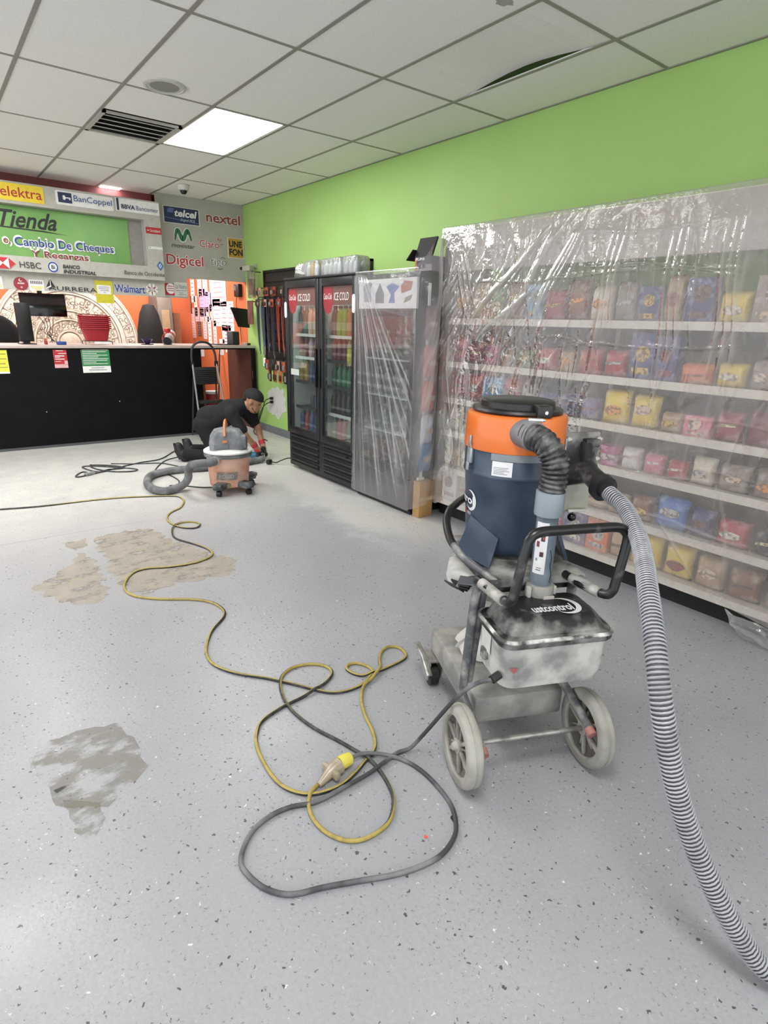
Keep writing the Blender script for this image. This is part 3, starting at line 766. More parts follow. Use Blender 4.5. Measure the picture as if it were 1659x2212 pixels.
for (r0, r1, n, nm, sub) in ((.805, .94, 30, 'outer_glyph', 7), (.49, .69, 30, 'middle_glyph', 8), (.355, .45, 22, 'inner_glyph', 5), (.19, .32, 14, 'core_glyph', 6)):
    for k in range(n):
        a0 = 2*PI*k/n; rm = (r0+r1)/2; w = 2*PI*rm/n
        if math.sin(a0) < -.15: continue
        c, s_ = math.cos(a0), math.sin(a0); mb = MB()
        def place(pts): return [(rm*c + p[0]*(-s_)+p[1]*c, rm*s_ + p[0]*c+p[1]*s_) for p in pts]
        def grow(pts, g):
            mx = sum(p[0] for p in pts)/len(pts); my = sum(p[1] for p in pts)/len(pts)
            return [(mx+(p[0]-mx)*(1+g/max(.004, math.hypot(p[0]-mx, p[1]-my))), my+(p[1]-my)*(1+g/max(.004, math.hypot(p[0]-mx, p[1]-my)))) for p in pts]
        hw, hr = w*.47, (r1-r0)*.48
        mb.poly(place(rrect(-hw, -hr, hw, hr, min(hw, hr)*.3, 2)), (0, -.05, 0), U, V, .006)
        for q in range(sub):
            x, y = rnd.uniform(-hw*.7, hw*.7), rnd.uniform(-hr*.75, hr*.75); sz = min(hw, hr)*rnd.uniform(.16, .38); kind = rnd.random()
            if kind < .35: pts = [(x+sz*math.cos(t), y+sz*.8*math.sin(t)) for t in [2*PI*i/9 for i in range(9)]]
            elif kind < .65: pts = rect(x-sz*1.3, y-sz*.35, x+sz*1.3, y+sz*.35)
            else: pts = [(x-sz, y-sz), (x+sz, y-sz*.6), (x+sz*.2, y+sz*1.1)]
            lines.poly(place(grow(pts, .011)), (0, -.056-.0006*q, 0), U, V, .0012)
            mb.poly(place(pts), (0, -.056, 0), U, V, .003+.0012*q)
        lines.poly(place(rect(hw, -hr, hw*1.07, hr)), (0, -.056, 0), U, V, .001)
        obj(nm, mb, stone2, dk, smooth=False)
lo_ = obj('carved_line', lines, stoned, dk, smooth=False); lo_['kind'] = 'stuff'
obj('core_boss', MB().ell((0, -.05, 0), (.15, .05, .15), 24, 10), stone, dk)
# back room furniture behind the right part of the counter
t = thing('garment_bag', 'tall black covered stand in front of the orange back wall', 'bag', (2.83, 9.62, 0))
obj('cover', MB().lathe([(.20, 0), (.21, .9), (.19, 1.3), (.14, 1.55), (.08, 1.68), (0, 1.70)], 16), pm('bag_black', '#15110f', .8), t)
obj('foot', MB().cyl((0, 0, 0), (0, 0, .03), .23), black, t)
t = thing('grey_cabinet', 'narrow grey wooden cabinet standing before the orange back wall', 'cabinet', (3.13, 9.95, 0))
obj('body', MB().bb((-.13, -.18, 0), (.11, .2, 1.86)), pm('cabinet_grey', '#6e625a', .6, hx2='#7b6f66', scale=5), t, smooth=False)
obj('door', MB().bb((-.12, -.20, .25), (.10, -.18, 1.80), .004), pm('cabinet_door', '#7c6e63', .6), t)
obj('door_panel', MB().bb((-.07, -.21, 1.25), (.05, -.20, 1.62)), pm('cabinet_tan', '#b79a78', .6), t, smooth=False); obj('latch', MB().box((-.10, -.206, 1.42), (.02, .015, .025)), BLACK, t, smooth=False)
t = thing('wood_offcut', 'brown wooden board leaning beside the grey cabinet', 'board', (3.36, 9.95, 0))
obj('board', MB().bb((-.06, -.02, 0), (.05, .02, 1.58)), pm('board_brown', '#9a6a4d', .6), t, smooth=False)
# mirror, megaphone
t = thing('tape_reel', 'dark glass dish with a violet sheen on the counter', 'dish', (2.30, 8.0, CT))
obj('base', MB().lathe([(0, 0), (.075, 0), (.078, .008), (0, .012)], 24), black, t); obj('bowl', MB().lathe([(.03, .012), (.07, .07), (.066, .07), (.028, .016)], 24), pm('dish_violet', '#4a3a68', .1, .4), t)
mw = pm('megaphone_white', '#cfc4c2', .45, hx2='#bdb0ae', scale=12)
t = thing('megaphone', 'white and red handheld megaphone lying on the counter', 'megaphone', (2.60, 8.02, CT), 0)
Rm = Matrix.Rotation(-.55, 4, 'Z') @ Matrix.Rotation(1.95, 4, 'X')
obj('body', MB().lathe([(.03, -.10), (.055, -.09), (.062, 0), (.058, .03), (.05, .06)], 20, (0, 0, .10), Rm), mw, t)
obj('red_band', MB().lathe([(.064, -.02), (.066, .0), (.064, .02)], 20, (0, 0, .10), Rm), RED, t)
obj('horn', MB().lathe([(.045, .05), (.05, .10), (.062, .16), (.065, .165), (.058, .16), (.04, .08)], 20, (0, 0, .10), Rm), pm('horn_grey', '#8d8688', .4), t)
obj('horn_throat', MB().lathe([(0, .09), (.052, .145)], 20, (0, 0, .10), Rm), BLACK, t)
obj('red_cap', MB().box((-.02, .02, .18), (.06, .07, .05), rotz(.4), .012), RED, t); obj('strap', MB().tube(spline([(-.06, .02, .14), (-.10, 0, .08), (-.09, -.02, .02), (-.04, -.03, .006)], 4), .006, 6), RED, t)
# right end of the counter
t = thing('desk_speaker', 'small dark grey desktop speaker at the right end of the counter', 'speaker', (3.47, 8.0, CT), .35)
obj('cabinet', MB().box((0, 0, .09), (.13, .12, .18), None, .012), pm('speaker_grey', '#3c3c3f', .5), t); obj('grille', MB().box((0, -.062, .09), (.11, .004, .16)), pm('speaker_cloth', '#2d2d30', .9), t, smooth=False)
t = thing('tablet', 'flat dark tablet lying on the counter', 'tablet', (3.33, 7.98, CT))
obj('case', MB().box((0, 0, .006), (.32, .20, .012), rotz(.05), .004), pm('tablet_dark', '#3a3638', .4), t); obj('screen', MB().box((0, 0, .013), (.29, .17, .001), rotz(.05)), pm('tablet_glass', '#19191c', .15), t, smooth=False)
t = thing('power_adapter', 'small pale power adapter with black plug on the counter end', 'adapter', (3.60, 7.86, CT))
obj('brick', MB().box((-.02, 0, .02), (.04, .06, .04), None, .004), pm('adapter_pale', '#c4b9a8', .5), t); obj('plug', MB().box((.03, 0, .015), (.05, .05, .03), None, .006), BLACK, t)
t = thing('wall_monitor', 'black monitor on a wall arm above the right end of the counter', 'monitor', (3.58, 7.93, 1.53), 0)
obj('panel', MB().poly([(-.165, .135), (.10, .115), (.10, -.13), (-.06, -.12)], (0, 0, 0), U, V, .03), pm('monitor_black', '#141416', .3), t, smooth=False)
obj('arm', MB().box((.08, .03, -.02), (.10, .03, .05)), black, t, smooth=False)
# posted papers on the orange side wall beyond the sign wall
pw = pm('paper_white', '#e9e2e0', .8); pk = pm('paper_pink', '#e0a6cf', .8); pd = pm('paper_dark', '#5d4640', .8); pl_ = pm('paper_print', '#a98d92', .8)
pr = pm('paper_rose', '#e6c8c6', .8)
def paper(y, z, w, h, mat, label, print_mat=pl_, rows__=6):
    t = tag(obj('posted_paper', MB().poly(rect(-w/2, -h/2, w/2, h/2), (0, 0, 0), (0, -1, 0), V, .002), mat, smooth=False, loc=(XW-.002, y, z)), label, 'paper', 'papers posted on the orange wall')
    mb = MB()
    rr = random.Random(int(y*100+z*1000))
    for k in range(rows__):
        zz = h*.38-h*.76*k/max(1, rows__-1); e = w*rr.uniform(.15, .42)
        mb.poly(rect(-e, zz, e, zz+h*.035), (0, 0, 0), (0, -1, 0), V, .003)
    obj('print_lines', mb, print_mat, t, smooth=False)
    return t
n = 0
spec = [(10.12, 1.96, .18, .40, pw, 'tall white slip'), (9.80, 1.99, .18, .30, pw, 'white slip'), (9.56, 2.00, .20, .30, pw, 'white slip'), (10.30, 1.72, .20, .28, pd, 'dark brown slip'), (10.02, 1.70, .14, .32, pw, 'narrow slanted white slip'),
        (9.72, 1.75, .26, .42, pk, 'pink sheet'), (9.46, 1.76, .24, .30, pk, 'smaller pink sheet'),
        (10.22, 1.56, .20, .22, pr, 'pale rose card'), (9.99, 1.57, .17, .22, pr, 'pale rose card'), (9.77, 1.57, .18, .22, pr, 'pale rose card'), (9.56, 1.57, .17, .22, pr, 'pale rose card'),
        (10.20, 1.32, .21, .26, pr, 'pale rose sheet'), (9.92, 1.34, .15, .23, pd, 'dark brown sheet'), (9.67, 1.33, .16, .28, pr, 'pale rose sheet'), (9.47, 1.33, .14, .42, pw, 'long white slip'), (9.26, 1.30, .14, .36, pr, 'long rose slip'),
        (9.06, 1.92, .62, .46, pw, 'large white poster'), (9.14, 1.60, .30, .40, pw, 'white printed sheet'), (8.86, 1.55, .24, .42, pw, 'white printed sheet'), (8.62, 1.55, .22, .42, pw, 'white printed sheet'), (8.80, 1.25, .34, .34, pw, 'white form with red bar'),
        (9.86, 1.10, .42, .09, pw, 'wide white strip above the counter'), (9.0, 1.17, .2, .08, pw, 'small white strip above the counter'), (9.93, .97, .30, .14, pw, 'white label under the counter line'), (9.06, 1.02, .20, .10, pw, 'small white label under the counter line'), (8.75, 1.04, .24, .04, pw, 'thin white strip under the counter line'), (9.37, 1.60, .12, .24, pr, 'small rose note')]
cnt = {}
for (y, z, w, h, m_, d_) in spec:
    cnt.setdefault(d_, []).append((y, z))
for (y, z, w, h, m_, d_) in spec:
    L = sorted(cnt[d_], key=lambda q: -q[0])
    extra = '' if len(L) == 1 else ', %s of its kind from the left' % ORD[L.index((y, z))]
    paper(y, z, w, h, m_, d_ + ' posted on the orange wall' + extra, DRED if 'red bar' in d_ else pl_)
t = thing('router', 'black wall box with dangling wires beside the posted papers', 'router', (XW, 8.26, 1.90))
obj('body', MB().box((-.03, 0, 0), (.06, .16, .17), None, .008), black, t); obj('label_patch', MB().box((-.061, .03, .03), (.002, .05, .06)), GREY, t, smooth=False)
obj('wire', MB().tube(spline([(-.03, .05, -.08), (-.02, .10, -.2), (-.04, -.02, -.3), (-.02, .0, -.5), (-.03, -.05, -.7)], 5), .005, 5), black, t)
t = thing('broom', 'broom with a thin dark handle leaning on the orange wall behind the counter', 'broom', (3.52, 8.82, 0))
obj('handle', MB().tube([(0, 0, .08), (.17, .22, 1.10)], .012, 8), pm('broom_handle', '#2a1d18', .5), t); obj('head', MB().box((0, 0, .05), (.05, .30, .10), None, .01), black, t)
t = thing('wooden_crate', 'brown wooden crate with pale edges behind the step ladder', 'crate', (3.02, 8.35, .18))
obj('body', MB().bb((-.12, -.1, 0), (.10, .1, .46)), pm('crate_brown', '#7a4226', .6, hx2='#8a5230', scale=8), t, smooth=False); obj('edge', MB().bb((-.135, -.11, 0), (-.12, .1, .47)).bb((-.135, -.11, .46), (.10, .1, .475)), pm('crate_edge', '#b9b0a4', .6), t, smooth=False)
t = thing('small_shelf', 'low dark shelf under the counter holding the crate and tin', 'shelf', (3.08, 8.37, 0))
obj('board', MB().bb((-.17, -.13, .15), (.36, .13, .18)), black, t, smooth=False)
for sx in (-1, 1):
    for sy in (-1, 1): obj('leg', MB().bb((.10+sx*.24-.015, sy*.11-.015, 0), (.10+sx*.24+.015, sy*.11+.015, .15)), black, t, smooth=False)
t = thing('paint_tin', 'red and white tin beside the wooden crate', 'tin', (3.24, 8.33, .18))
obj('body', MB().lathe([(0, 0), (.085, 0), (.085, .30), (0, .30)], 20), pm('tin_red', '#9a2f35', .4), t); obj('lid', MB().lathe([(.088, .29), (.088, .325), (0, .33)], 20), WHITE, t)
# step ladder
sl = thing('step_ladder', 'folding step ladder with grey rails and black steps before the counter', 'ladder', (2.86, 7.52, 0))
rail = pm('rail_grey', '#8f9093', .35, .5)
for s, x0, x1 in ((-1, -.185, -.16), (1, .20, .155)):
    obj('rail', MB().tube([(x0, -.22, .01), (x1, .02, .98)], .013, 8), rail, sl)
    obj('rear_leg', MB().tube([(x0*.9, .18, .01), (x1*.95, .03, .80)], .011, 8), pm('rail_dark', '#3a3b3e', .4, .3), sl)
    obj('foot', MB().cyl((x0, -.22, 0), (x0, -.22, .03), .018), black, sl)
obj('hoop', MB().tube(spline([(-.162, .02, .96), (-.158, .03, 1.08), (-.13, .03, 1.17), (-.06, .03, 1.215), (.04, .03, 1.215), (.11, .03, 1.17), (.15, .03, 1.08), (.157, .02, .96)], 5), .015, 8), pm('hoop_black', '#26262a', .5), sl)
for s in (-1, 1): obj('clamp', MB().box((s*.158, .02, .95), (.04, .04, .07), None, .006), black, sl)
tp = obj('top_step', MB().box((.0, .0, .80), (.30, .018, .22), rotx(-.18), .006), pm('step_black', '#141416', .6), sl)
rb = MB()
for k in range(8): rb.box((.0, -.014-.004*k, .88-.024*k), (.28, .006, .008))
obj('tread', rb, pm('tread_black', '#222226', .6), tp, smooth=False)
for (z, y) in ((.48, -.10), (.23, -.16)):
    st_ = obj('step', MB().box((.01, y, z), (.34, .14, .03), None, .006), pm('step_black', '#141416', .6), sl)
# ------------------------------------------------------------------ two-door drinks cooler
fb = pm('cooler_black', '#1a1b1e', .35, hx2='#26272a', scale=5)
finn = pm('cooler_liner', '#dde1df', .5)
glass = film_mat('door_glass', haze=.03, gloss=.012, rough=.02, bump=0, fres=.35, tint='#f6faf8', hcol='#dfe6e2')
X0, X1 = 2.95, 3.66; Y0, Y1, YM = 4.255, 5.50, 4.855; ZT = 1.885
ck = thing('drinks_cooler', 'black two-door glass drinks cooler full of bottles', 'cooler', (0, 0, 0))
mb = MB().bb((X0+.06, Y0, .40), (X1, Y0+.03, ZT)).bb((X0+.06, Y1-.03, .40), (X1, Y1, ZT)).bb((X1-.03, Y0, .40), (X1, Y1, ZT)).bb((X0+.03, Y0, ZT-.04), (X1, Y1, ZT)).bb((X0+.03, Y0, .10), (X1, Y1, .40))
obj('cabinet', mb, fb, ck, smooth=False)
mb = MB().bb((X0+.07, Y0+.031, .41), (X1-.032, Y0+.036, ZT-.045)).bb((X0+.07, Y1-.036, .41), (X1-.032, Y1-.031, ZT-.045)).bb((X1-.04, Y0+.036, .41), (X1-.033, Y1-.036, ZT-.045)).bb((X0+.07, Y0+.036, .401), (X1-.035, Y1-.036, .42))
obj('liner', mb, finn, ck, smooth=False)
obj('divider', MB().bb((X0+.10, YM-.009, .42), (X1-.04, YM+.009, ZT-.05)), finn, ck, smooth=False)
obj('top_canopy', MB().bb((X0-.01, Y0-.005, ZT), (X0+.12, Y1+.005, ZT+.02), .006), fb, ck)
obj('fill_tube', MB().box((X0+.075, (Y0+Y1)/2, ZT-.06), (.02, Y1-Y0-.12, .02)), lamp_mat('cooler_fill', 17.0), ck, smooth=False)  # glowing tube added to brighten the cooler interior
# base grille
gb = obj('base_panel', MB().bb((X0+.025, Y0, .03), (X0+.06, Y1, .405), .004), pm('cooler_base', '#232427', .45), ck)
slot = pm('slot_black', '#050506', .9)
for (a, b_) in ((Y0+.05, YM-.05), (YM+.05, Y1-.05)):
    for k in range(5): obj('grille_slot', MB().bb((X0+.02, a, .075+.062*k), (X0+.0255, b_, .098+.062*k)), slot, gb, smooth=False)
    for k in range(5): obj('grille_louver', MB().bb((X0+.008, a, .100+.062*k), (X0+.026, b_, .114+.062*k), .003), pm('louver_black', '#303135', .4), gb)
obj('drain_knob', MB().cyl((X0+.026, Y0+.14, .30), (X0+.012, Y0+.14, .30), .018), slot, gb)
for y in (Y0+.1, Y1-.1): obj('foot', MB().cyl((X0+.1, y, 0), (X0+.1, y, .10), .025).cyl((X1-.1, y, 0), (X1-.1, y, .10), .025), fb, ck)
red = pm('ice_red', '#8e2a30', .5); iw = pm('ice_white', '#e2dedc', .5)
Ux = Vector((0, -1, 0))
for side, (a, b_) in (('left', (YM+.003, Y1)), ('right', (Y0, YM-.003))):
    d = thing('door', None, None, (X0, b_, .385)); d.parent = ck; del_ = [k for k in ('label', 'category') if k in d]
    w = b_-a; h = ZT-.385; fw_ = .058
    mb = MB()
    mb.box((.02, -fw_/2, h/2), (.045, fw_, h), None, .010); mb.box((.02, -w+fw_/2, h/2), (.045, fw_, h), None, .010)
    mb.box((.02, -w/2, h-fw_*.65), (.044, w-fw_*1.6, fw_*1.3), None, .010); mb.box((.02, -w/2, fw_*.6), (.044, w-fw_*1.6, fw_*1.2), None, .010)
    obj('door_frame', mb, fb, d)
    obj('pane', MB().bb((.016, -w+fw_-.005, fw_), (.022, -fw_+.005, h-fw_)), glass, d, smooth=False)
    obj('header_strip', MB().poly(rect(fw_, h-.235, w-fw_, h-.075), (.0155, 0, 0), Ux, V, .0004), pm('header_red', '#6b4640', .5, hx2='#5c5048', scale=12), d, smooth=False)
    obj('red_emblem', MB().poly([(fw_+.0, h-.085), (fw_+.16, h-.085), (fw_+.165, h-.22), (fw_+.13, h-.29), (fw_+.08, h-.315), (fw_+.03, h-.29), (fw_, h-.22)], (.0148, 0, 0), Ux, V, .0006), pm('emblem_red', '#8e3238', .4), d, smooth=False)
    lettering('ICE COLD', iw, d, (.0140, -(fw_+.18), h-.195), Ux, V, .235, .065, .12, .0, lift=.0006)
    lettering('Coca-Cola', iw, d, (.0138, -(fw_+.01), h-.185), Ux, V, .135, .05, .3, .0, lift=.0006)
    hx_ = -.024 if side == 'left' else -w+.024
    obj('sticker', MB().poly(rrect(-.024, -.075, .024, .075, .022), (-.004, hx_, h-.275 if side == 'left' else h-.225), Ux, V, .001), WHITE, d, smooth=False)
    gy = -w+.030 if side == 'left' else -.030
    obj('handle', MB().box((-.012, gy, .70), (.02, .026, .36), None, .006), pm('handle_black', '#08080a', .3), d)
    if side == 'left': obj('price_note', MB().poly(rect(.075, .60, .24, .66), (.0145, 0, 0), Ux, V, .0006), pm('note_grey', '#b9bdb4', .6), d, smooth=False)
SH = [.425, .665, .925, 1.165, 1.385]
shm = pm('shelf_wire', '#2a2c2f', .5); rails = pm('price_rail', '#d7d7d6', .4)
for (a, b_) in ((YM+.02, Y1-.05), (Y0+.05, YM-.02)):
    for k, z in enumerate(SH[1:]):
        s_ = obj('shelf', MB().bb((X0+.09, a, z-.012), (X1-.05, b_, z-.004)), shm, ck, smooth=False)
        obj('price_rail', MB().bb((X0+.082, a, z-.022), (X0+.09, b_, z+.006)), rails if k in ((1+1, 3) if a > YM else (0, 3)) else shm, s_, smooth=False)
# bottles and cans
bprof = [(0, 0), (.030, 0), (.034, .01), (.034, .07), (.031, .085), (.034, .10), (.034, .13), (.024, .165), (.013, .185), (.013, .20), (0, .20)]
cprof = [(0, .197), (.0155, .197), (.0155, .222), (0, .222)]
canp = [(0, 0), (.026, 0), (.033, .012), (.033, .105), (.028, .12), (0, .118)]
tallp = [(0, 0), (.036, 0), (.038, .012), (.038, .15), (.035, .17), (.036, .19), (.020, .225), (.016, .235), (.016, .245), (0, .245)]
tallc = [(0, .243), (.020, .243), (.020, .268), (0, .268)]
B_ME = {}
def drink(kind, hx, cap, x, y, z, label):
    key = (kind, hx)
    if key not in B_ME:
        me = MB().lathe({'b': bprof, 'c': canp, 't': tallp}[kind], 14).mesh('bottle')
        me.materials.append(pm('drink_'+hx[1:], hx, .18, hx2=None, scale=30)); B_ME[key] = me
    nm = 'can' if kind == 'c' else 'bottle'
    o = bpy.data.objects.new(nm, B_ME[key]); COL.objects.link(o); o.location = (x, y, z)
    tag(o, label, nm, 'drinks in the two-door cooler')
    if kind != 'c':
        kc = ('cap', kind, cap)
        if kc not in B_ME:
            me = MB().lathe(cprof if kind == 'b' else tallc, 12).mesh('cap'); me.materials.append(pm('cap_'+cap[1:], cap, .4)); B_ME[kc] = me
        c = bpy.data.objects.new('cap', B_ME[kc]); COL.objects.link(c); c.parent = o
        kl = ('lab', kind, hx)
        if kl not in B_ME:
            r, z0, z1 = (.0345, .045, .068) if kind == 'b' else (.0385, .05, .12)
            me = MB().lathe([(r, z0), (r, z1)], 14).mesh('label_band'); me.materials.append(pm('band_'+hx[1:], '#'+''.join('%02x' % min(255, int(int(hx[i:i+2], 16)*.6+90)) for i in (1, 3, 5)), .5)); B_ME[kl] = me
        c = bpy.data.objects.new('label_band', B_ME[kl]); COL.objects.link(c); c.parent = o
shelfname = ['bottom', 'second lowest', 'middle', 'second highest', 'top']
CN = {'#7a9a2e': 'yellow-green', '#b0704a': 'peach', '#a86a52': 'salmon', '#6a2430': 'dark red', '#8a8a3c': 'olive yellow', '#35548a': 'blue', '#2f3f6a': 'navy', '#2e6a48': 'green', '#1f4a3a': 'dark green', '#3a2222': 'dark brown', '#b89a9a': 'pale pink', '#8a3a44': 'wine red', '#4a5a8a': 'slate blue', '#3a3a42': 'charcoal', '#a8823a': 'amber', '#9a3434': 'red', '#6a6a60': 'grey green', '#c9a08a': 'light peach'}
plan = {('right', 4): ('t', ['#a86a52', '#b0704a', '#b0704a', '#7a9a2e', '#7a9a2e', '#3a3a42'], '#2a2024'),
        ('right', 3): ('b', ['#4a5a8a', '#8a8a3c', '#8a8a3c', '#6a2430', '#6a2430', '#8a3a44'], '#e6e6e6'),
        ('right', 2): ('b', ['#35548a', '#2e6a48', '#2e6a48', '#2e6a48', '#2e6a48', '#1f4a3a'], '#b0502e'),
        ('right', 1): ('b', ['#1f4a3a', '#1f4a3a', '#3a3a42', '#3a2222', '#3a2222', '#3a2222'], '#1a1a1c'),
        ('right', 0): ('b', ['#1f4a3a', '#2e6a48', '#6a6a60', '#9a3434', '#9a3434', '#6a6a60'], '#d8d8d8'),
        ('left', 4): ('t', ['#b89a9a', '#8a3a44', '#c9a08a', '#c9a08a', '#1f4a3a', '#3a3a42'], '#4a7a7c'),
        ('left', 3): ('b', ['#6a2430', '#8a3a44', '#6a2430', '#b89a9a', '#6a2430', '#8a3a44'], '#c9b8b0'),
        ('left', 2): ('b', ['#2f3f6a', '#2f3f6a', '#35548a', '#2f3f6a', '#a8823a', '#a8823a'], '#3a4668'),
        ('left', 1): ('c', ['#35548a', '#3a3a42', '#2f3f6a', '#3a3a42'], '#35548a'),
        ('left', 0): ('b', ['#2f3f6a', '#4a5a8a', '#2f3f6a', '#4a5a8a', '#9a3434', '#2f3f6a'], '#8a94b0')}
for (side, k), (kind, L, cap) in plan.items():
    a, b_ = (YM+.045, Y1-.07) if side == 'left' else (Y0+.075, YM-.045)
    n = len(L)
    for i, hx in enumerate(L):
        nth = ORD[n-1-i]
        if k == 1: y = a+.04+.085*i
        else: y = a+.03+(b_-a-.06)*i/(n-1)
        drink(kind, hx, cap, X0+.14, y, SH[k], '%s %s on the %s shelf, %s cooler door, %s from left' % (CN[hx], 'can' if kind == 'c' else 'bottle', shelfname[k], side, nth))
# water packs on top of the cooler
wp = film_mat('pack_film', haze=.28, gloss=.12, rough=.1, bump=.6, bscale=30)
for k, (y, w, n) in enumerate(((5.22, .26, 3), (4.86, .34, 4), (4.56, .22, 3))):
    t = thing('bottle_pack', ('amber and white', 'clear and white', 'white')[k] + ' shrink-wrapped pack of bottles on top of the cooler, %s from the left' % ORD[k], 'bottle pack', (3.16, y, ZT+.02 if k < 3 else ZT))
    for i in range(n):
        for j in range(2):
            obj('bottle', MB().lathe([(0, 0), (.032, 0), (.033, .07), (.030, .10), (.012, .125), (.014, .128), (.014, .148), (0, .15)], 10), pm('pack_amber' if (k == 0 and i % 2) else 'pack_clear', '#c08a30' if (k == 0 and i % 2) else '#c9d0d4', .2), t, loc=((j-.5)*.075, (i-(n-1)/2)*.075, 0))
    obj('wrap', MB().box((0, 0, .082), (.17, w, .16), None, .03, 3), wp, t)
tp_ = thing('plastic_bundle', 'crumpled clear plastic bundle on the left of the cooler top', 'plastic', (3.10, 5.40, ZT+.02))
rr = random.Random(5); mb = MB()
mb.ell((0, 0, .05), (.07, .09, .06), 10, 6); mb.v = [(x*(1+rr.uniform(-.3, .3)), y*(1+rr.uniform(-.3, .3)), max(0, z*(1+rr.uniform(-.3, .5)))) for x, y, z in mb.v]
obj('film', mb, wp, tp_, smooth=False)
# power plug lying on the floor by the cooler
t = thing('power_plug', 'black plug on a short cord on the floor beside the cooler', 'plug', (2.83, 5.62, 0))
obj('plug_body', MB().box((-.02, .06, .03), (.06, .05, .05), rotz(.5), .012), black, t)
obj('cord', MB().tube(spline([(0, .06, .03), (.05, .03, .02), (.09, -.02, .05), (.15, -.08, .08), (.22, -.13, .06)], 5), .006, 6), black, t)

# ------------------------------------------------------------------ second cooler, under plastic
Z0, Z1 = 3.475, 4.235
c2 = thing('display_cooler', 'black single-door display cooler wrapped in clear plastic', 'cooler', (0, 0, 0))
mb = MB().bb((2.99, Z0, .05), (3.66, Z0+.03, 1.87)).bb((2.99, Z1-.03, .05), (3.66, Z1, 1.87)).bb((3.62, Z0, .05), (3.66, Z1, 1.87)).bb((2.985, Z0, 1.84), (3.66, Z1, 1.88)).bb((2.985, Z0, .0), (3.66, Z1, .30))
obj('cabinet', mb, fb, c2, smooth=False)
obj('header', MB().bb((2.965, Z0+.01, 1.62), (2.985, Z1-.01, 1.84)), pm('header_white', '#d2d2d4', .4), c2, smooth=False)
for k, (hx, pts) in enumerate((('#8a8a98', [(.06, .04), (.16, .04), (.15, .14), (.17, .18), (.10, .2), (.05, .16)]), ('#6d7478', [(.22, .03), (.33, .03), (.33, .10), (.275, .18), (.22, .10)]), ('#6a78a8', [(.39, .03), (.47, .03), (.46, .10), (.52, .15), (.43, .18), (.36, .15), (.42, .09)]), ('#a8645a', [(.55, .10), (.66, .12), (.68, .18), (.58, .19), (.54, .15)]), ('#7d7a6c', [(.58, .03), (.66, .05), (.68, .09), (.60, .07)]))):
    obj('picture', MB().poly(pts, (2.9645, Z1-.02, 1.63), Ux, V, .0008), pm('pic_%d' % k, hx, .5), c2, smooth=False)
d = MB()
for (y, w) in ((Z0+.035, .06), (Z1-.035, .06)): d.box((2.975, y, .96), (.03, w, 1.32), None, .006)
d.box((2.975, (Z0+Z1)/2, .33), (.03, .7, .08), None, .006); d.box((2.975, (Z0+Z1)/2, 1.59), (.03, .7, .06), None, .006)
obj('door', d, fb, c2)
obj('pane', MB().bb((2.972, Z0+.06, .37), (2.978, Z1-.06, 1.57)), glass, c2, smooth=False)
obj('base_panel', MB().bb((2.965, Z0, .03), (2.985, Z1, .29)), pm('cooler_base', '#232427', .45), c2, smooth=False)
for z in (.62, .92, 1.22):
    obj('shelf', MB().bb((3.02, Z0+.035, z), (3.60, Z1-.035, z+.012)), rails, c2, smooth=False)
obj('inner_back', MB().bb((3.60, Z0+.03, .30), (3.615, Z1-.03, 1.84)), pm('inner_grey', '#4c5254', .6), c2, smooth=False)
for k, z in enumerate((.31, .632, .932, 1.232)):
    for i in range(5):
        hx = (('#4a5a8a', '#6a6a60', '#3a3a42', '#2f3f6a', '#6a6a60'), ('#6a6a60', '#3a3a42', '#6a6a60', '#2e6a48', '#3a3a42'), ('#2e6a48', '#6a6a60', '#6a6a60', '#3a3a42', '#6a6a60'), ('#3a3a42', '#6a6a60', '#3a3a42', '#6a6a60', '#2f3f6a'))[k][i]
        drink('b', hx, '#8a8a8a', 3.10, Z0+.12+.13*i, z, '%s bottle in the plastic-wrapped cooler, %s shelf from below, %s from left' % (CN[hx], ORD[k], ORD[4-i]))
# box on the second cooler
t = thing('carton', 'open black and grey carton printed PLUMA on top of the wrapped cooler', 'box', (3.10, 3.52, 1.885))
obj('body', MB().bb((-.06, -.10, 0), (.14, .09, .10)), pm('carton_lilac', '#8f8796', .6), t, smooth=False)
obj('print_band', MB().poly(rect(0, .045, .19, .10), (-.0605, .09, 0), Ux, V, .0008), pm('carton_dark', '#4a4452', .6), t, smooth=False)
lettering('PLUMA', WHITE, t, (-.062, .075, .072), Ux, V, .10, .02, 0, .03); lettering('PLB', BLACK, t, (-.0605, .07, .018), Ux, V, .10, .026, .2, .05)
obj('side_print', MB().poly(rect(0, .01, .02, .09), (-.0612, .09, 0), Ux, V, .0006), pm('carton_orange', '#c08030', .6), t, smooth=False)
cd = pm('carton_black', '#15120f', .7)
obj('flap', MB().box((-.03, .0, .165), (.012, .19, .14), roty(.35)), cd, t, smooth=False); obj('flap', MB().box((.0, .135, .115), (.16, .10, .006), rotx(-.75)), cd, t, smooth=False)

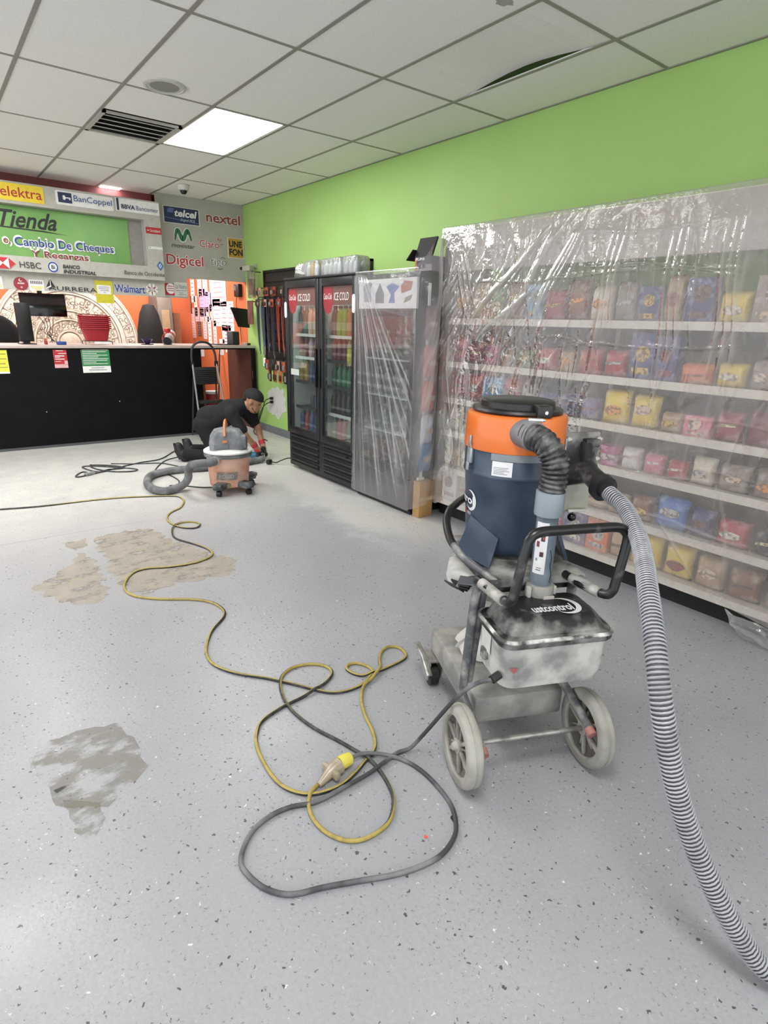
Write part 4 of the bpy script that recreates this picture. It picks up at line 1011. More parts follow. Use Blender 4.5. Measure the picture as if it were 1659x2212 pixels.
# ------------------------------------------------------------------ accessory board on the green wall
bd = thing('slatwall_board', 'dark framed board of hanging accessories on the green wall behind the cooler', 'board', (3.70, 0, 0))
obj('back_panel', MB().bb((0, 5.08, .88), (.018, 7.42, 2.10)), pm('board_dark', '#1b1a18', .6), bd, smooth=False)
for k in range(10): obj('slat', MB().bb((-.012, 5.10, .90+.12*k), (0, 7.40, 1.0+.12*k), .003), pm('slat_dark', '#24221f', .5), bd)
obj('frame', MB().bb((-.02, 5.06, 2.095), (.018, 7.44, 2.12)).bb((-.02, 7.42, .88), (.018, 7.44, 2.12)).bb((-.02, 5.06, .88), (.018, 5.08, 2.12)), pm('frame_dark', '#12110f', .5, hx2='#3a341f', scale=9), bd, smooth=False)
lan = [('#1c2238', 'navy'), ('#17171a', 'black'), ('#20305c', 'blue'), ('#18181c', 'black'), ('#2a4aa0', 'bright blue'), ('#4a4a50', 'grey'), ('#1b1b1f', 'black'), ('#24406e', 'blue'), ('#16161a', 'black'), ('#3a3a44', 'charcoal'), ('#15151a', 'black'), ('#24242c', 'charcoal'), ('#1d2036', 'navy'), ('#17171a', 'black'), ('#b0402a', 'orange red'), ('#2a1c1c', 'dark brown'), ('#c24a2c', 'orange'), ('#1a1a1e', 'black'), ('#7a2a2a', 'dark red'), ('#d05a34', 'light orange'), ('#1a1a1e', 'black')]
gcount = {}
for k, (hx, cname) in enumerate(lan):
    y = 7.44-.045*k; x = 3.60-.016*(k % 3)
    L = (.62, .56, .66, .60, .70, .55, .60)[k % 7]; zt = 1.78
    t = thing('lanyard', '%s lanyard strap hanging on the accessory board, %s strap from the left' % (cname, ORD[k]), 'lanyard', (x, y, zt), 0, 'lanyards on the accessory board')
    mb = MB()
    for s in (-1, 1):
        mb.tube(spline([(0, s*.004, 0), (-.012, s*.020, -.10), (-.012, s*.018, -.3), (-.006, s*.008, -L+.08), (0, 0, -L)], 4), .010, 6, flat=.25)
    obj('strap', mb, pm('strap_'+hx[1:], hx, .7), t)
    obj('clip', MB().box((0, 0, -L-.02), (.012, .014, .045), None, .003), pm('clip_metal', '#9a9a9e', .3, .8), t)
    obj('hook', MB().tube([(.12, 0, .01), (-.01, 0, .01)], .003, 5), pm('hook_metal', '#8d8d90', .3, .8), t)
    if k in (4, 5): obj('card_holder', MB().box((-.01, 0, -L-.10), (.006, .07, .11)), WHITE if k == 4 else GREY, t, smooth=False)
pkc = [('#6a3a34', 'brown red'), ('#b4553a', 'orange'), ('#2b2622', 'black'), ('#c4a090', 'pale'), ('#7a2f2f', 'dark red'), ('#3b3a34', 'dark grey'), ('#8a4a3a', 'rust'), ('#a03a30', 'red')]
nm_row = ['top row', 'second row', 'lower row', 'bottom row']
for r_, (z, n, y0, st) in enumerate(((1.90, 12, 7.36, .10), (1.76, 9, 7.40, .095), (1.02, 8, 7.18, .075), (.90, 8, 7.10, .07))):
    for k in range(n):
        hx, cname = pkc[(k*3+r_*2) % 8]
        if r_ == 3: hx, cname = (('#c4602a', 'orange'), ('#1f1c1a', 'black'), ('#2a2420', 'black'), ('#b4502a', 'orange'), ('#8d8a86', 'grey'))[k % 5]
        t = thing('blister_pack', '%s packet hanging on the accessory board, %s, %s from the left' % (cname, nm_row[r_], ORD[k]), 'packet', (3.56-.02*(k % 2), y0-st*k, z), 0, 'small packets on the accessory board')
        hh = (.10, .09, .13, .15)[r_]
        obj('card', MB().box((0, 0, -hh/2), (.004, .06, hh)), pm('pack_'+hx[1:], hx, .5), t, smooth=False)
        obj('blister', MB().box((-.012, 0, -hh*.6), (.02, .036, hh*.5), None, .008), pm('blister_%d' % (k % 3), ('#3a3634', '#8d8884', '#4a2a26')[k % 3], .25), t)
        obj('hook', MB().tube([(.14, 0, .0), (-.01, 0, .0)], .003, 5), pm('hook_metal', '#8d8d90', .3, .8), t)
t = thing('hanging_sign_card', 'brown hanging card at the left of the lanyards', 'card', (3.56, 7.60, 1.60))
obj('card', MB().box((0, 0, 0), (.01, .16, .30)), pm('card_brown', '#7a4a40', .5, hx2='#5a3630', scale=6), t, smooth=False); obj('rail', MB().cyl((.12, 0, .14), (0, 0, .14), .006), black, t)
t = thing('hanging_bag_rack', 'clear bags hanging high beside the small wall camera', 'bag', (3.58, 7.58, 1.95))
obj('bag', MB().box((0, 0, 0), (.05, .18, .34), None, .02), film_mat('bag_film', .3, .1, .2, .6, 20, hcol='#8a8474'), t); obj('contents', MB().box((0, 0, -.03), (.03, .13, .2), None, .01), pm('bag_contents', '#8a6a5c', .6, hx2='#5f6a4a', scale=14), t); obj('rail', MB().cyl((.14, 0, .16), (0, 0, .16), .006), black, t)
t = thing('plugged_leads', 'dark cords plugged into the patched wall behind the worker', 'cord', (XW, 7.32, 0))
obj('socket', MB().box((-.006, 0, .46), (.012, .08, .12)), pm('socket_white', '#c9c8c2', .5), t, smooth=False)
for k in range(2):
    obj('plug', MB().box((-.03, 0, .49-.05*k), (.05, .035, .035), None, .006), black, t)
    obj('cord', MB().tube(spline([(-.05, 0, .49-.05*k), (-.10, .06, .45-.05*k), (-.10, .16+.03*k, .30), (-.14, .22, .12), (-.22, .2-.1*k, .02), (-.3, -.1, .008), (-.34-.1*k, -.45, .008)], 6), .006, 6), black, t)

# ------------------------------------------------------------------ gondola shelving under plastic
gm = pm('gondola_cream', '#c9c3b8', .45); gd = pm('gondola_dark', '#0c0c0d', .6)
GX = 3.17; GY0, GY1 = -.9, 3.40
gz = [.165, .435, .725, .98, 1.25, 1.56]
gg = thing('gondola_shelving', 'long cream shelving unit of snacks along the green wall', 'shelving', (0, 0, 0))
obj('back_panel', MB().bb((3.64, GY0, .12), (3.66, GY1, 1.72)), pm('gondola_back', '#4a4743', .7), gg, smooth=False)
for y in (GY1-.015, 2.2, 1.0, -.2): obj('upright', MB().bb((3.60, y-.015, .0), (3.64, y+.015, 2.15)), gm, gg, smooth=False)
obj('end_panel', MB().bb((GX+.02, GY1, .10), (3.66, GY1+.012, 2.15)), gm, gg, smooth=False)
obj('kick_plate', MB().bb((3.245, GY0, .0), (3.62, GY1, .129)), gd, gg, smooth=False)
for k, z in enumerate(gz):
    s_ = obj('shelf', MB().bb((GX, GY0, z-.035), (3.64, GY1, z-.012)), gm, gg, smooth=False)
    obj('price_rail', MB().bb((GX-.012, GY0, z-.045), (GX, GY1, z-.002)), gm, s_, smooth=False)
obj('canopy', MB().bb((GX-.01, GY0, 1.88), (GX+.02, GY1, 2.15)), pm('canopy_cream', '#aaa49d', .5), gg, smooth=False)
obj('canopy_top', MB().bb((GX-.01, GY0, 2.14), (3.66, GY1, 2.155)), gm, gg, smooth=False)
obj('corner_post', MB().bb((GX-.008, GY1-.03, .10), (GX+.05, GY1+.012, 2.15)), gm, gg, smooth=False)

def pillow(w, d, h):
    mb = MB(); n = 9; vs = []; fs = []
    for j in range(n):
        for i in range(n):
            u_, v_ = i/(n-1)*2-1, j/(n-1)*2-1
            b_ = max(0, (1-u_**4)*(1-abs(v_)**3))**.6
            vs.append((u_*w/2*(1-.08*(1-abs(v_))), -d/2*b_, (v_+1)/2*h))
    N = n*n
    for j in range(n):
        for i in range(n):
            x, y, z = vs[j*n+i]; vs.append((x, -y, z))
    for j in range(n-1):
        for i in range(n-1):
            a = j*n+i
            fs.append((a, a+1, a+n+1, a+n)); fs.append((N+a, N+a+n, N+a+n+1, N+a+1))
    return mb.add(vs, fs)
P_ME = {}
gcol = {'red': '#a8323a', 'crimson': '#8e2636', 'pink': '#c7687c', 'magenta': '#a83a7a', 'orange': '#cf5f2c', 'yellow': '#d6b93a', 'navy': '#2c2f66', 'blue': '#3a66ae', 'sky blue': '#5f96b8', 'brown': '#7a5440', 'tan': '#a58a68', 'green': '#5a7a48', 'cream': '#cfc2ae', 'grey brown': '#8a7c72', 'black': '#24242c', 'white': '#d4cfcb', 'purple': '#54407c', 'dark red': '#6e2230', 'pale green': '#9ab49a'}
def snack(kind, cname, w, h, y, z, shelf, idx, x=None, note=''):
    key = (kind, cname, round(w, 2), round(h, 2))
    hx = gcol[cname]
    word = {'bag': 'snack bag', 'box': 'snack box', 'cup': 'snack tub', 'roll': 'plastic-wrapped roll'}[kind]
    if key not in P_ME:
        m_ = pm('snack_'+cname.replace(' ', '_'), hx, .35, hx2='#'+''.join('%02x' % int(min(255, int(hx[i:i+2], 16)*.55+95)) for i in (1, 3, 5)), scale=17, lo=.5, hi=.62)
        if kind == 'bag': me = clean(pillow(w, .09, h).mesh('snack'))
        elif kind == 'box': me = MB().box((0, 0, h/2), (w, .08, h), None, .003).mesh('snack')
        elif kind == 'cup': me = MB().lathe([(0, 0), (w*.40, 0), (w*.5, h*.85), (w*.52, h*.86), (w*.52, h), (0, h)], 18).mesh('snack')
        else: me = MB().ell((0, 0, h/2), (w/2, .09, h/2), 18, 10).mesh('snack')
        me.materials.append(m_)
        # printed panel
        rp = random.Random(sum(map(ord, cname))*7+int(w*1000)+int(h*777))
        acc = rp.choice(['#e0cfa8', '#d98a3a', '#b9b4ae', '#c9a24a', '#8a2f38', '#d8d0c4', '#6a4a3a', '#d0b8a0']) if kind != 'roll' else '#e0a8b8'
        pb = MB()
        if kind == 'box': pb.poly(disc((w*rp.uniform(-.1, .1), h*rp.uniform(.5, .7)), w*rp.uniform(.2, .32), 12), (0, -.0405, 0), U, V, .001).poly(rect(-w*.35, h*.12, w*.35, h*.26), (0, -.0405, 0), U, V, .001)
        elif kind == 'bag':
            q = rp.random()
            zz = h*rp.uniform(.34, .52)
            if q < .5: pb.poly([(-w*.34, zz), (w*.30, zz+h*.06), (w*.34, zz+h*.17), (-w*.30, zz+h*.11)], (0, -.0465, 0), U, V, .001)
            else: pb.poly([(w*.28*math.cos(2*PI*i/10)*(1+.25*rp.random()), zz+h*.05+h*.13*math.sin(2*PI*i/10)*(1+.3*rp.random())) for i in range(10)], (0, -.0465, 0), U, V, .001)
        elif kind == 'cup': pb.lathe([(w*.455, h*.3), (w*.49, h*.6)], 18)
        else: pb.ell((-.0, -.05, h*.5), (w*.3, .05, h*.25), 12, 6)
        pme = pb.mesh('printed_panel', False); pme.materials.append(pm('print_'+acc[1:], acc, .5, hx2='#'+''.join('%02x' % int(int(acc[i:i+2], 16)*.55) for i in (1, 3, 5)), scale=45, lo=.48, hi=.56))
        P_ME[key] = (me, pme)
    me, pme = P_ME[key]
    o = bpy.data.objects.new({'bag': 'snack_bag', 'box': 'snack_box', 'cup': 'snack_tub', 'roll': 'wrapped_roll'}[kind], me); COL.objects.link(o)
    o.location = (x if x else GX+.085, y, z-.011); o.rotation_euler = (0, 0, -PI/2)
    tag(o, '%s %s on the %s shelf under plastic, %s from left%s' % (cname, word, shelf, ORD[idx] if idx < len(ORD) else 'last', note), {'bag': 'snack bag', 'box': 'box', 'cup': 'tub', 'roll': 'roll'}[kind], 'snacks on the shelving')
    c = bpy.data.objects.new('printed_panel', pme); COL.objects.link(c); c.parent = o
sname = ['base', 'second lowest', 'third lowest', 'third highest', 'second highest', 'top']
# (kind, colour, width, height) from the left (far) end to the right
G = {5: [('bag', 'brown', .17, .22), ('bag', 'tan', .16, .24), ('bag', 'green', .15, .2), ('bag', 'brown', .16, .22), ('box', 'sky blue', .12, .2), ('bag', 'crimson', .17, .17), ('bag', 'brown', .15, .22), ('bag', 'cream', .15, .18), ('bag', 'grey brown', .14, .2), ('box', 'navy', .13, .17), ('bag', 'tan', .11, .22), ('box', 'navy', .15, .20), ('bag', 'yellow', .16, .14), ('box', 'grey brown', .12, .2), ('bag', 'pink', .17, .18), ('bag', 'red', .16, .22), ('bag', 'crimson', .15, .2), ('bag', 'pink', .16, .17), ('bag', 'red', .16, .23), ('bag', 'pink', .15, .17), ('bag', 'red', .16, .22)],
     4: [('bag', 'pink', .16, .17), ('bag', 'crimson', .15, .14), ('bag', 'magenta', .14, .13), ('bag', 'grey brown', .15, .12), ('bag', 'green', .14, .11), ('bag', 'red', .17, .13), ('bag', 'tan', .13, .12), ('bag', 'red', .17, .14), ('bag', 'red', .16, .14), ('box', 'navy', .145, .25), ('box', 'navy', .12, .22), ('bag', 'orange', .18, .10), ('bag', 'yellow', .15, .11), ('bag', 'grey brown', .11, .13), ('bag', 'orange', .15, .11), ('cup', 'yellow', .10, .16), ('box', 'pink', .12, .10), ('bag', 'blue', .17, .12), ('bag', 'orange', .13, .12), ('bag', 'red', .14, .14), ('bag', 'blue', .14, .12)],
     3: [('bag', 'crimson', .18, .17), ('bag', 'red', .16, .19), ('box', 'sky blue', .17, .17), ('bag', 'red', .15, .18), ('bag', 'grey brown', .12, .17), ('bag', 'navy', .17, .12), ('bag', 'navy', .15, .13), ('bag', 'purple', .14, .12), ('bag', 'yellow', .18, .18), ('bag', 'yellow', .17, .17), ('bag', 'tan', .13, .10), ('box', 'pink', .14, .10), ('bag', 'crimson', .14, .14), ('bag', 'dark red', .16, .16), ('bag', 'crimson', .15, .15), ('bag', 'grey brown', .13, .16), ('box', 'blue', .16, .17), ('bag', 'sky blue', .14, .15), ('bag', 'yellow', .13, .14), ('bag', 'blue', .15, .15)],
     2: [('bag', 'cream', .16, .17), ('bag', 'grey brown', .15, .15), ('bag', 'white', .15, .14), ('bag', 'pale green', .15, .17), ('bag', 'tan', .13, .14), ('bag', 'pale green', .16, .16), ('bag', 'pale green', .13, .15), ('bag', 'pink', .12, .13), ('cup', 'cream', .11, .14), ('cup', 'magenta', .13, .11), ('bag', 'white', .13, .12), ('bag', 'pink', .13, .11), ('bag', 'red', .12, .10), ('bag', 'cream', .13, .14), ('bag', 'grey brown', .16, .13), ('bag', 'grey brown', .17, .14), ('bag', 'grey brown', .15, .12), ('bag', 'yellow', .15, .12), ('bag', 'green', .14, .12), ('bag', 'yellow', .14, .13), ('bag', 'pink', .13, .13)],
     1: [('bag', 'tan', .16, .15), ('bag', 'cream', .15, .14), ('bag', 'brown', .15, .15), ('bag', 'cream', .16, .14), ('bag', 'tan', .15, .13), ('bag', 'grey brown', .14, .14), ('bag', 'white', .15, .13), ('box', 'cream', .16, .1), ('bag', 'tan', .14, .12), ('bag', 'tan', .14, .12), ('bag', 'brown', .14, .14), ('bag', 'blue', .19, .17), ('bag', 'navy', .13, .15), ('bag', 'red', .17, .13), ('bag', 'black', .15, .13), ('bag', 'black', .16, .14), ('box', 'black', .13, .12), ('bag', 'dark red', .15, .12), ('bag', 'brown', .16, .12), ('bag', 'brown', .15, .12)],
     0: [('box', 'white', .16, .2), ('bag', 'grey brown', .16, .2), ('box', 'purple', .17, .2), ('bag', 'cream', .16, .18), ('bag', 'white', .15, .2), ('box', 'cream', .16, .2), ('bag', 'pink', .14, .17), ('box', 'navy', .17, .21), ('box', 'orange', .15, .19), ('bag', 'tan', .12, .16), ('bag', 'yellow', .20, .19), ('bag', 'yellow', .17, .18), ('bag', 'tan', .16, .17), ('bag', 'brown', .17, .16), ('bag', 'grey brown', .16, .14), ('bag', 'white', .15, .14), ('roll', 'pink', .28, .16), ('roll', 'white', .28, .15), ('bag', 'cream', .16, .15)]}
for k, L in G.items():
    y = GY1-.05
    for i, (kind, cname, w, h) in enumerate(L):
        snack(kind, cname, w, min(h*1.12, .26), y-w/2, gz[k], sname[k], i); y -= w+.012
# packages in the gap between the cooler and the shelving
t = thing('cardboard_box', 'brown cardboard box on the floor between wrapped cooler and shelving', 'box', (3.03, 3.42, 0))
obj('body', MB().bb((-.045, -.05, 0), (.10, .03, .30), .003), pm('kraft', '#b08a58', .7, hx2='#a67f50', scale=6), t); obj('tape', MB().bb((-.046, -.051, .14), (.101, -.05, .17)), pm('kraft_tape', '#c7aa7c', .4), t, smooth=False)
cs = thing('clip_strip', 'thin white hanging strip of snack bags at the shelving end', 'rack', (3.05, 3.425, 0))
obj('strip', MB().bb((-.012, .01, .30), (.012, .016, 1.80)), WHITE, cs, smooth=False)
obj('foot', MB().bb((-.03, .005, .30), (.03, .03, .32)), WHITE, cs, smooth=False)
for k, (z, hx, cname) in enumerate(((1.40, '#5c2732', 'dark red'), (1.12, '#a83a38', 'red'), (.86, '#b8442c', 'orange red'), (.60, '#b4bcc8', 'white and blue'), (.38, '#3a6a9a', 'blue'))):
    o_ = obj('snack_bag', clean(pillow(.13, .05, .24).mesh('snack_bag')), pm('strip_bag_%d' % k, hx, .35), None, loc=(3.05, 3.398, z)); tag(o_, '%s snack bag clipped on the hanging strip, %s from its top' % (cname, ORD[k]), 'snack bag', 'bags on the hanging strip')
    obj('printed_panel', MB().poly(rrect(-.04, .09, .045, .13, .012), (0, -.026, 0), U, V, .001), pm('print_bag', '#b9a08c', .5), o_, smooth=False)

# ------------------------------------------------------------------ plastic sheets
rng = np.random.default_rng(11)
def vnoise(a, b, seed):
    r = np.random.default_rng(seed); g = r.random((64, 64))
    ai, bi = np.floor(a).astype(int), np.floor(b).astype(int); fa, fb_ = a-ai, b-bi
    fa = fa*fa*(3-2*fa); fb_ = fb_*fb_*(3-2*fb_)
    A = g[ai % 64, bi % 64]; B = g[(ai+1) % 64, bi % 64]; C_ = g[ai % 64, (bi+1) % 64]; D = g[(ai+1) % 64, (bi+1) % 64]
    return (A*(1-fa)+B*fa)*(1-fb_)+(C_*(1-fa)+D*fa)*fb_-.5
def ridge(a, b, segs, wig=.012, soft=.15):
    h = np.zeros_like(a)
    for (p, q, w, amp) in segs:
        d = np.array(q)-np.array(p); L = np.hypot(*d)+1e-9; d = d/L
        t = (a-p[0])*d[0]+(b-p[1])*d[1]; s = -(a-p[0])*d[1]+(b-p[1])*d[0]
        s = s+wig*np.sin(t*9+p[0]*20)
        end = np.clip(np.minimum(t*(.15/soft), L-t)/(.15*L), 0, 1)
        ww = w*(.6+.8*np.clip(t/L, 0, 1))
        h += amp*end*np.exp(-np.abs(s/ww)**1.4)
    return h
def sheet_mesh(name, P, layers=None):
    n, m = P.shape[:2]
    me = bpy.data.meshes.new(name)
    idx = np.arange(n*m).reshape(n, m)
    q = np.stack([idx[:-1, :-1], idx[1:, :-1], idx[1:, 1:], idx[:-1, 1:]], -1).reshape(-1, 4)
    me.vertices.add(n*m); me.vertices.foreach_set('co', P.reshape(-1).astype(np.float32))
    me.loops.add(q.size); me.loops.foreach_set('vertex_index', q.reshape(-1).astype(np.int32))
    me.polygons.add(len(q)); me.polygons.foreach_set('loop_start', np.arange(0, q.size, 4).astype(np.int32)); me.polygons.foreach_set('loop_total', np.full(len(q), 4, np.int32))
    me.update(); me.validate(); me.shade_smooth()
    if layers is not None:
        at = me.attributes.new('layers', 'FLOAT', 'POINT'); at.data.foreach_set('value', np.clip(layers, 0, 1).reshape(-1).astype(np.float32))
    return me
tarp1 = film_mat('shelf_film', haze=.29, gloss=.02, rough=.09, bump=.35, bscale=26, hcol='#e2dcd7', streak=(1, 1.2, .9), fres=.45)
# main sheet: runs over the canopy top, down the front to the hem
ny, nz = 640, 400
yy = np.linspace(3.425, -.85, ny)
s = np.linspace(0, 1, nz)
Yg, S_ = np.meshgrid(yy, s, indexing='ij')
topz = 2.175+.0*Yg
back = .45; drop = topz-.115; L = back+drop
dist = S_*(back+2.03)
onTop = np.clip(back-dist, 0, None); down = np.clip(dist-back, 0, None)
Xg = GX-.03+onTop*.95
Zg = topz - down
r = .03
a_, b_ = Yg, Zg
amp = np.clip(down/.15, 0, 1)
big = .05*vnoise(a_*1.1+7, b_*1.0+3, 1)+.028*vnoise(a_*3+1, b_*2.0, 2)+.010*vnoise(a_*9, b_*5, 3)
fold = .016*np.abs(vnoise(a_*7+.8*b_, b_*.9+4, 4))+.008*np.abs(vnoise(a_*16-2*b_, b_*2.5, 5))
segs = []
for k in range(46):
    y0 = rng.uniform(.3, 3.3); z0 = rng.uniform(1.2, 2.15); sl = rng.uniform(-.25, .35); ln = rng.uniform(.25, .9)
    segs.append(((y0, z0), (y0+sl*ln, z0-ln), rng.uniform(.006, .014), rng.uniform(.004, .011)))
for (p, q) in (((2.45, 2.10), (3.05, 1.55)), ((2.35, 2.12), (2.75, 1.5)), ((2.2, 2.14), (2.45, 1.62)), ((2.5, 1.78), (2.95, 1.45)), ((1.95, 2.13), (1.98, 1.5)), ((1.62, 2.1), (1.58, 1.35)), ((1.35, 2.1), (1.3, 1.3)), ((3.2, 2.0), (3.0, 1.6))):
    for j in range(3): segs.append(((p[0]+.03*j, p[1]-.02*j), (q[0]+.045*j, q[1]-.03*j), .010, .015))
for k in range(150):
    y0 = rng.uniform(.3, 3.35); z0 = rng.uniform(.9, 2.15) if k % 4 else rng.uniform(.3, 1.2); sl = rng.uniform(-.12, .30); ln = rng.uniform(.08, .40)
    segs.append(((y0, z0), (y0+sl*ln, z0-ln), rng.uniform(.0035, .007), rng.uniform(.003, .007)))
for k in range(60):
    y0 = rng.uniform(2.2, 3.35); z0 = rng.uniform(1.35, 2.15); ln = rng.uniform(.10, .45); sl = rng.uniform(.35, .95)
    segs.append(((y0, z0), (y0+sl*ln, z0-ln), rng.uniform(.0035, .008), rng.uniform(.004, .009)))
for z in (2.02, 1.83, 1.80, 1.44, 1.08, .80, .76, .50):
    for j in range(3):
        y0 = rng.uniform(.3, 2.4); segs.append(((y0, z+rng.uniform(-.03, .03)), (y0+rng.uniform(.4, 1.1), z+rng.uniform(-.04, .04)), .005, .006))
segs += [((1.5, .52), (1.25, .2), .008, .012), ((1.2, .75), (1.1, .25), .008, .010)]
RD = ridge(a_, b_, segs)
H = amp*(np.abs(big)*.8+fold*.6+RD*.6)
hem = np.clip((.55-Zg)/.45, 0, 1)
Xg = Xg-.006-H*(1-.6*hem)-.01*hem
Zg = Zg + np.clip((.35-Zg)/.3, 0, 1)*(.05*vnoise(a_*2.2, a_*0+1, 8)) - np.clip((1.15-Yg)/.35, 0, 1)*np.clip((.30-Zg)/.2, 0, 1)*.07
Zg = np.maximum(Zg, .012)
P = np.stack([Xg, Yg, Zg], -1)
t1 = tag(obj('plastic_sheet', sheet_mesh('plastic_sheet', P, RD*22), tarp1), 'large wrinkled clear plastic sheet draped over the snack shelving', 'plastic sheet')
# side drape from the shelving corner to the wrapped cooler
n, m = 60, 160
u_ = np.linspace(0, 1, n); w_ = np.linspace(0, 1, m)
Ug, Wg = np.meshgrid(u_, w_, indexing='ij')
ztop = 2.175-.26*Ug**.8; zbot = .20-.14*Ug
Zs = ztop+(zbot-ztop)*Wg
Xs = (GX-.035)+(2.935-(GX-.035))*Ug
Ys = 3.410+.048*Ug-.10*np.sin(PI*Ug)**.8*np.clip(Wg*6, 0, 1)
seg2 = [((.02, .0), (1.0, .45+.12*k), .035, .012) for k in range(5)]+[((.1, .1+.15*k), (.9, .3+.15*k), .02, .008) for k in range(5)]
RD = ridge(Ug, Wg, seg2)
Ys = Ys-.03*vnoise(Ug*3, Wg*6, 21)-RD*.6
t2 = tag(obj('plastic_sheet', sheet_mesh('plastic_drape', np.stack([Xs, Ys, Zs], -1), RD*20), film_mat('drape_film', fres=.3, haze=.26, gloss=.02, rough=.12, bump=.4, bscale=18, hcol='#dedad6')), 'narrow sloping plastic drape between the shelving corner and the wrapped cooler', 'plastic sheet')
# sheet over the second cooler
n, m = 150, 260
yy = np.linspace(4.247, 3.455, n); s = np.linspace(0, 1, m)
Yg, S_ = np.meshgrid(yy, s, indexing='ij')
back = .35; dist = S_*(back+1.86); onTop = np.clip(back-dist, 0, None); down = np.clip(dist-back, 0, None)
Zg = 1.905-down; Xg = 2.95+onTop
a_, b_ = Yg, Zg
fan = []
for k in range(16):
    th = .02+.04*k+.012*math.sin(k*2.1)
    fan.append(((4.245-.010*k, 1.90-.003*k), (4.245-.010*k-1.95*math.sin(th), 1.90-1.95*math.cos(th)), .006+.0015*(k % 3), (.014, .007, .010, .005, .016, .009, .006)[k % 7]))
fan += [((4.2, 1.82), (3.5, 1.78), .006, .008), ((4.2, 1.66), (3.5, 1.55), .005, .006), ((4.2, 1.1), (3.5, 1.08), .012, .006), ((4.2, 1.02), (3.5, 1.0), .012, .006), ((4.1, .55), (3.5, .40), .008, .006), ((4.1, .35), (3.5, .22), .006, .006), ((3.75, .95), (3.6, .3), .012, .016)]
RD = ridge(a_, b_, fan, .002, .02)
H = np.clip(down/.08, 0, 1)*(RD*.25+.02*np.abs(vnoise(a_*3, b_*1.2, 31))+.004*np.abs(vnoise(a_*12, b_*4, 32)))
Xg = Xg-.008-H
Zg = np.maximum(Zg, .015)
Yg = Yg+.03*np.clip((1.2-Zg), 0, 1)*np.clip((Yg-4.1)/.17, 0, 1)
t3 = tag(obj('plastic_sheet', sheet_mesh('plastic_wrap', np.stack([Xg, Yg, Zg], -1), RD*48), film_mat('cooler_film', haze=.135, gloss=.01, rough=.2, bump=.3, bscale=20, hcol='#d9d9de', streak=(1, 1.4, .5), fres=.22)), 'clear plastic sheet pleated in a fan over the single-door cooler', 'plastic sheet')
# loose flap of film on the floor at the hem
n, m = 24, 30
u_ = np.linspace(0, 1, n); w_ = np.linspace(0, 1, m); Ug, Wg = np.meshgrid(u_, w_, indexing='ij')
Zs = np.maximum(.006, (1-Wg)*(.13-.02*Ug)+.02*vnoise(Ug*5, Wg*5, 41))
P = np.stack([3.115-.02*np.sin(PI*Wg)-.015*vnoise(Ug*6, Wg*4, 42)-.01, 1.06-.28*Ug-.12*Wg, Zs], -1)
tag(obj('plastic_sheet', sheet_mesh('plastic_flap', P), film_mat('flap_film', haze=.30, gloss=.08, rough=.15, bump=.5, bscale=25)), 'torn flap of plastic hanging from the hem to the floor', 'plastic sheet')
# ------------------------------------------------------------------ dust extractor in the foreground
LOGOW = pm('logo_white', '#dcdcdc', .4)
shell_o = pm('extractor_orange', '#d9702c', .3, hx2='#d26a28', scale=6, coat=.3)
shell_b = pm('extractor_navy', '#2c3a4c', .42, hx2='#55606c', scale=5, lo=.52, hi=.85, detail=9)
dustblk = pm('dusty_black', '#1f2022', .5, hx2='#8f8d88', scale=13, lo=.50, hi=.78, detail=10)
dustblk2 = pm('dusty_black_heavy', '#333436', .6, hx2='#a9a6a0', scale=11, lo=.42, hi=.66, detail=10)
dustmet = pm('dusty_metal', '#7d7b78', .55, hx2='#aeaba4', scale=9, lo=.38, hi=.68, detail=9, bump=.2)
dusttube = pm('dusty_tube', '#55575a', .45, hx2='#a3a19c', scale=16, lo=.45, hi=.7, detail=8)
boxdust = pm('dusty_housing', '#c3c1bb', .8, hx2='#858783', scale=7, lo=.46, hi=.62, detail=11, bump=.3, bscale=30)
pipe_m = pm('extractor_pipe', '#5d6a75', .35, hx2='#89939a', scale=8, lo=.45, hi=.75, detail=8)
blacktube = pm('handle_tube', '#141415', .3, hx2='#77756f', scale=14, lo=.55, hi=.85, detail=8)
MX = thing('dust_extractor', 'large navy and orange industrial dust extractor on two grey wheels', 'dust extractor', (1.474, .978, 0), math.atan2(-.409, .912))
CX, CY, CR = .02, .45, .18
RS = .895
TC = math.atan2(-.896, -.444)
def cylpt(ang, r, z): return Vector((CX+RS*r*math.cos(ang), CY+RS*r*math.sin(ang), z))
# canister
hop = obj('canister', MB().lathe([(0.1343, .70), (0.1504, .715), (0.1539, .74), (0.1718, .985), (0.1781, .995), (0.1799, 1.0), (0.1781, 1.006), (0.1763, 1.012), (0.1781, 1.088), (0.1343, 1.089)], 64, (CX, CY, 0)), shell_b, MX)
obj('top_housing', MB().lathe([(0.1343, 1.088), (0.1817, 1.088), (0.1826, 1.092), (0.1808, 1.195), (0.1772, 1.208), (0.1683, 1.214), (0.1074, 1.214), (0, 1.214)], 64, (CX, CY, 0)), shell_o, MX)
ld = obj('lid', MB().lathe([(0.0895, 1.212), (0.1593, 1.216), (0.1629, 1.222), (0.1593, 1.230), (0.1325, 1.233), (0.1307, 1.252), (0.1235, 1.258), (0, 1.259)], 56, (CX, CY, 0)), pm('lid_black', '#17181a', .38, hx2='#6b6a68', scale=10, lo=.56, hi=.9, detail=9), MX)
obj('lid_catch', MB().box((CX+.02, CY-.148, 1.234), (.055, .05, .042), rotz(-.05), .006), pm('lid_black', '#17181a', .38), ld)
obj('screw', MB().cyl((CX+.022, CY-.175, 1.232), (CX+.022, CY-.169, 1.232), .006), pm('bright_screw', '#d8d8d8', .2, .8), ld)
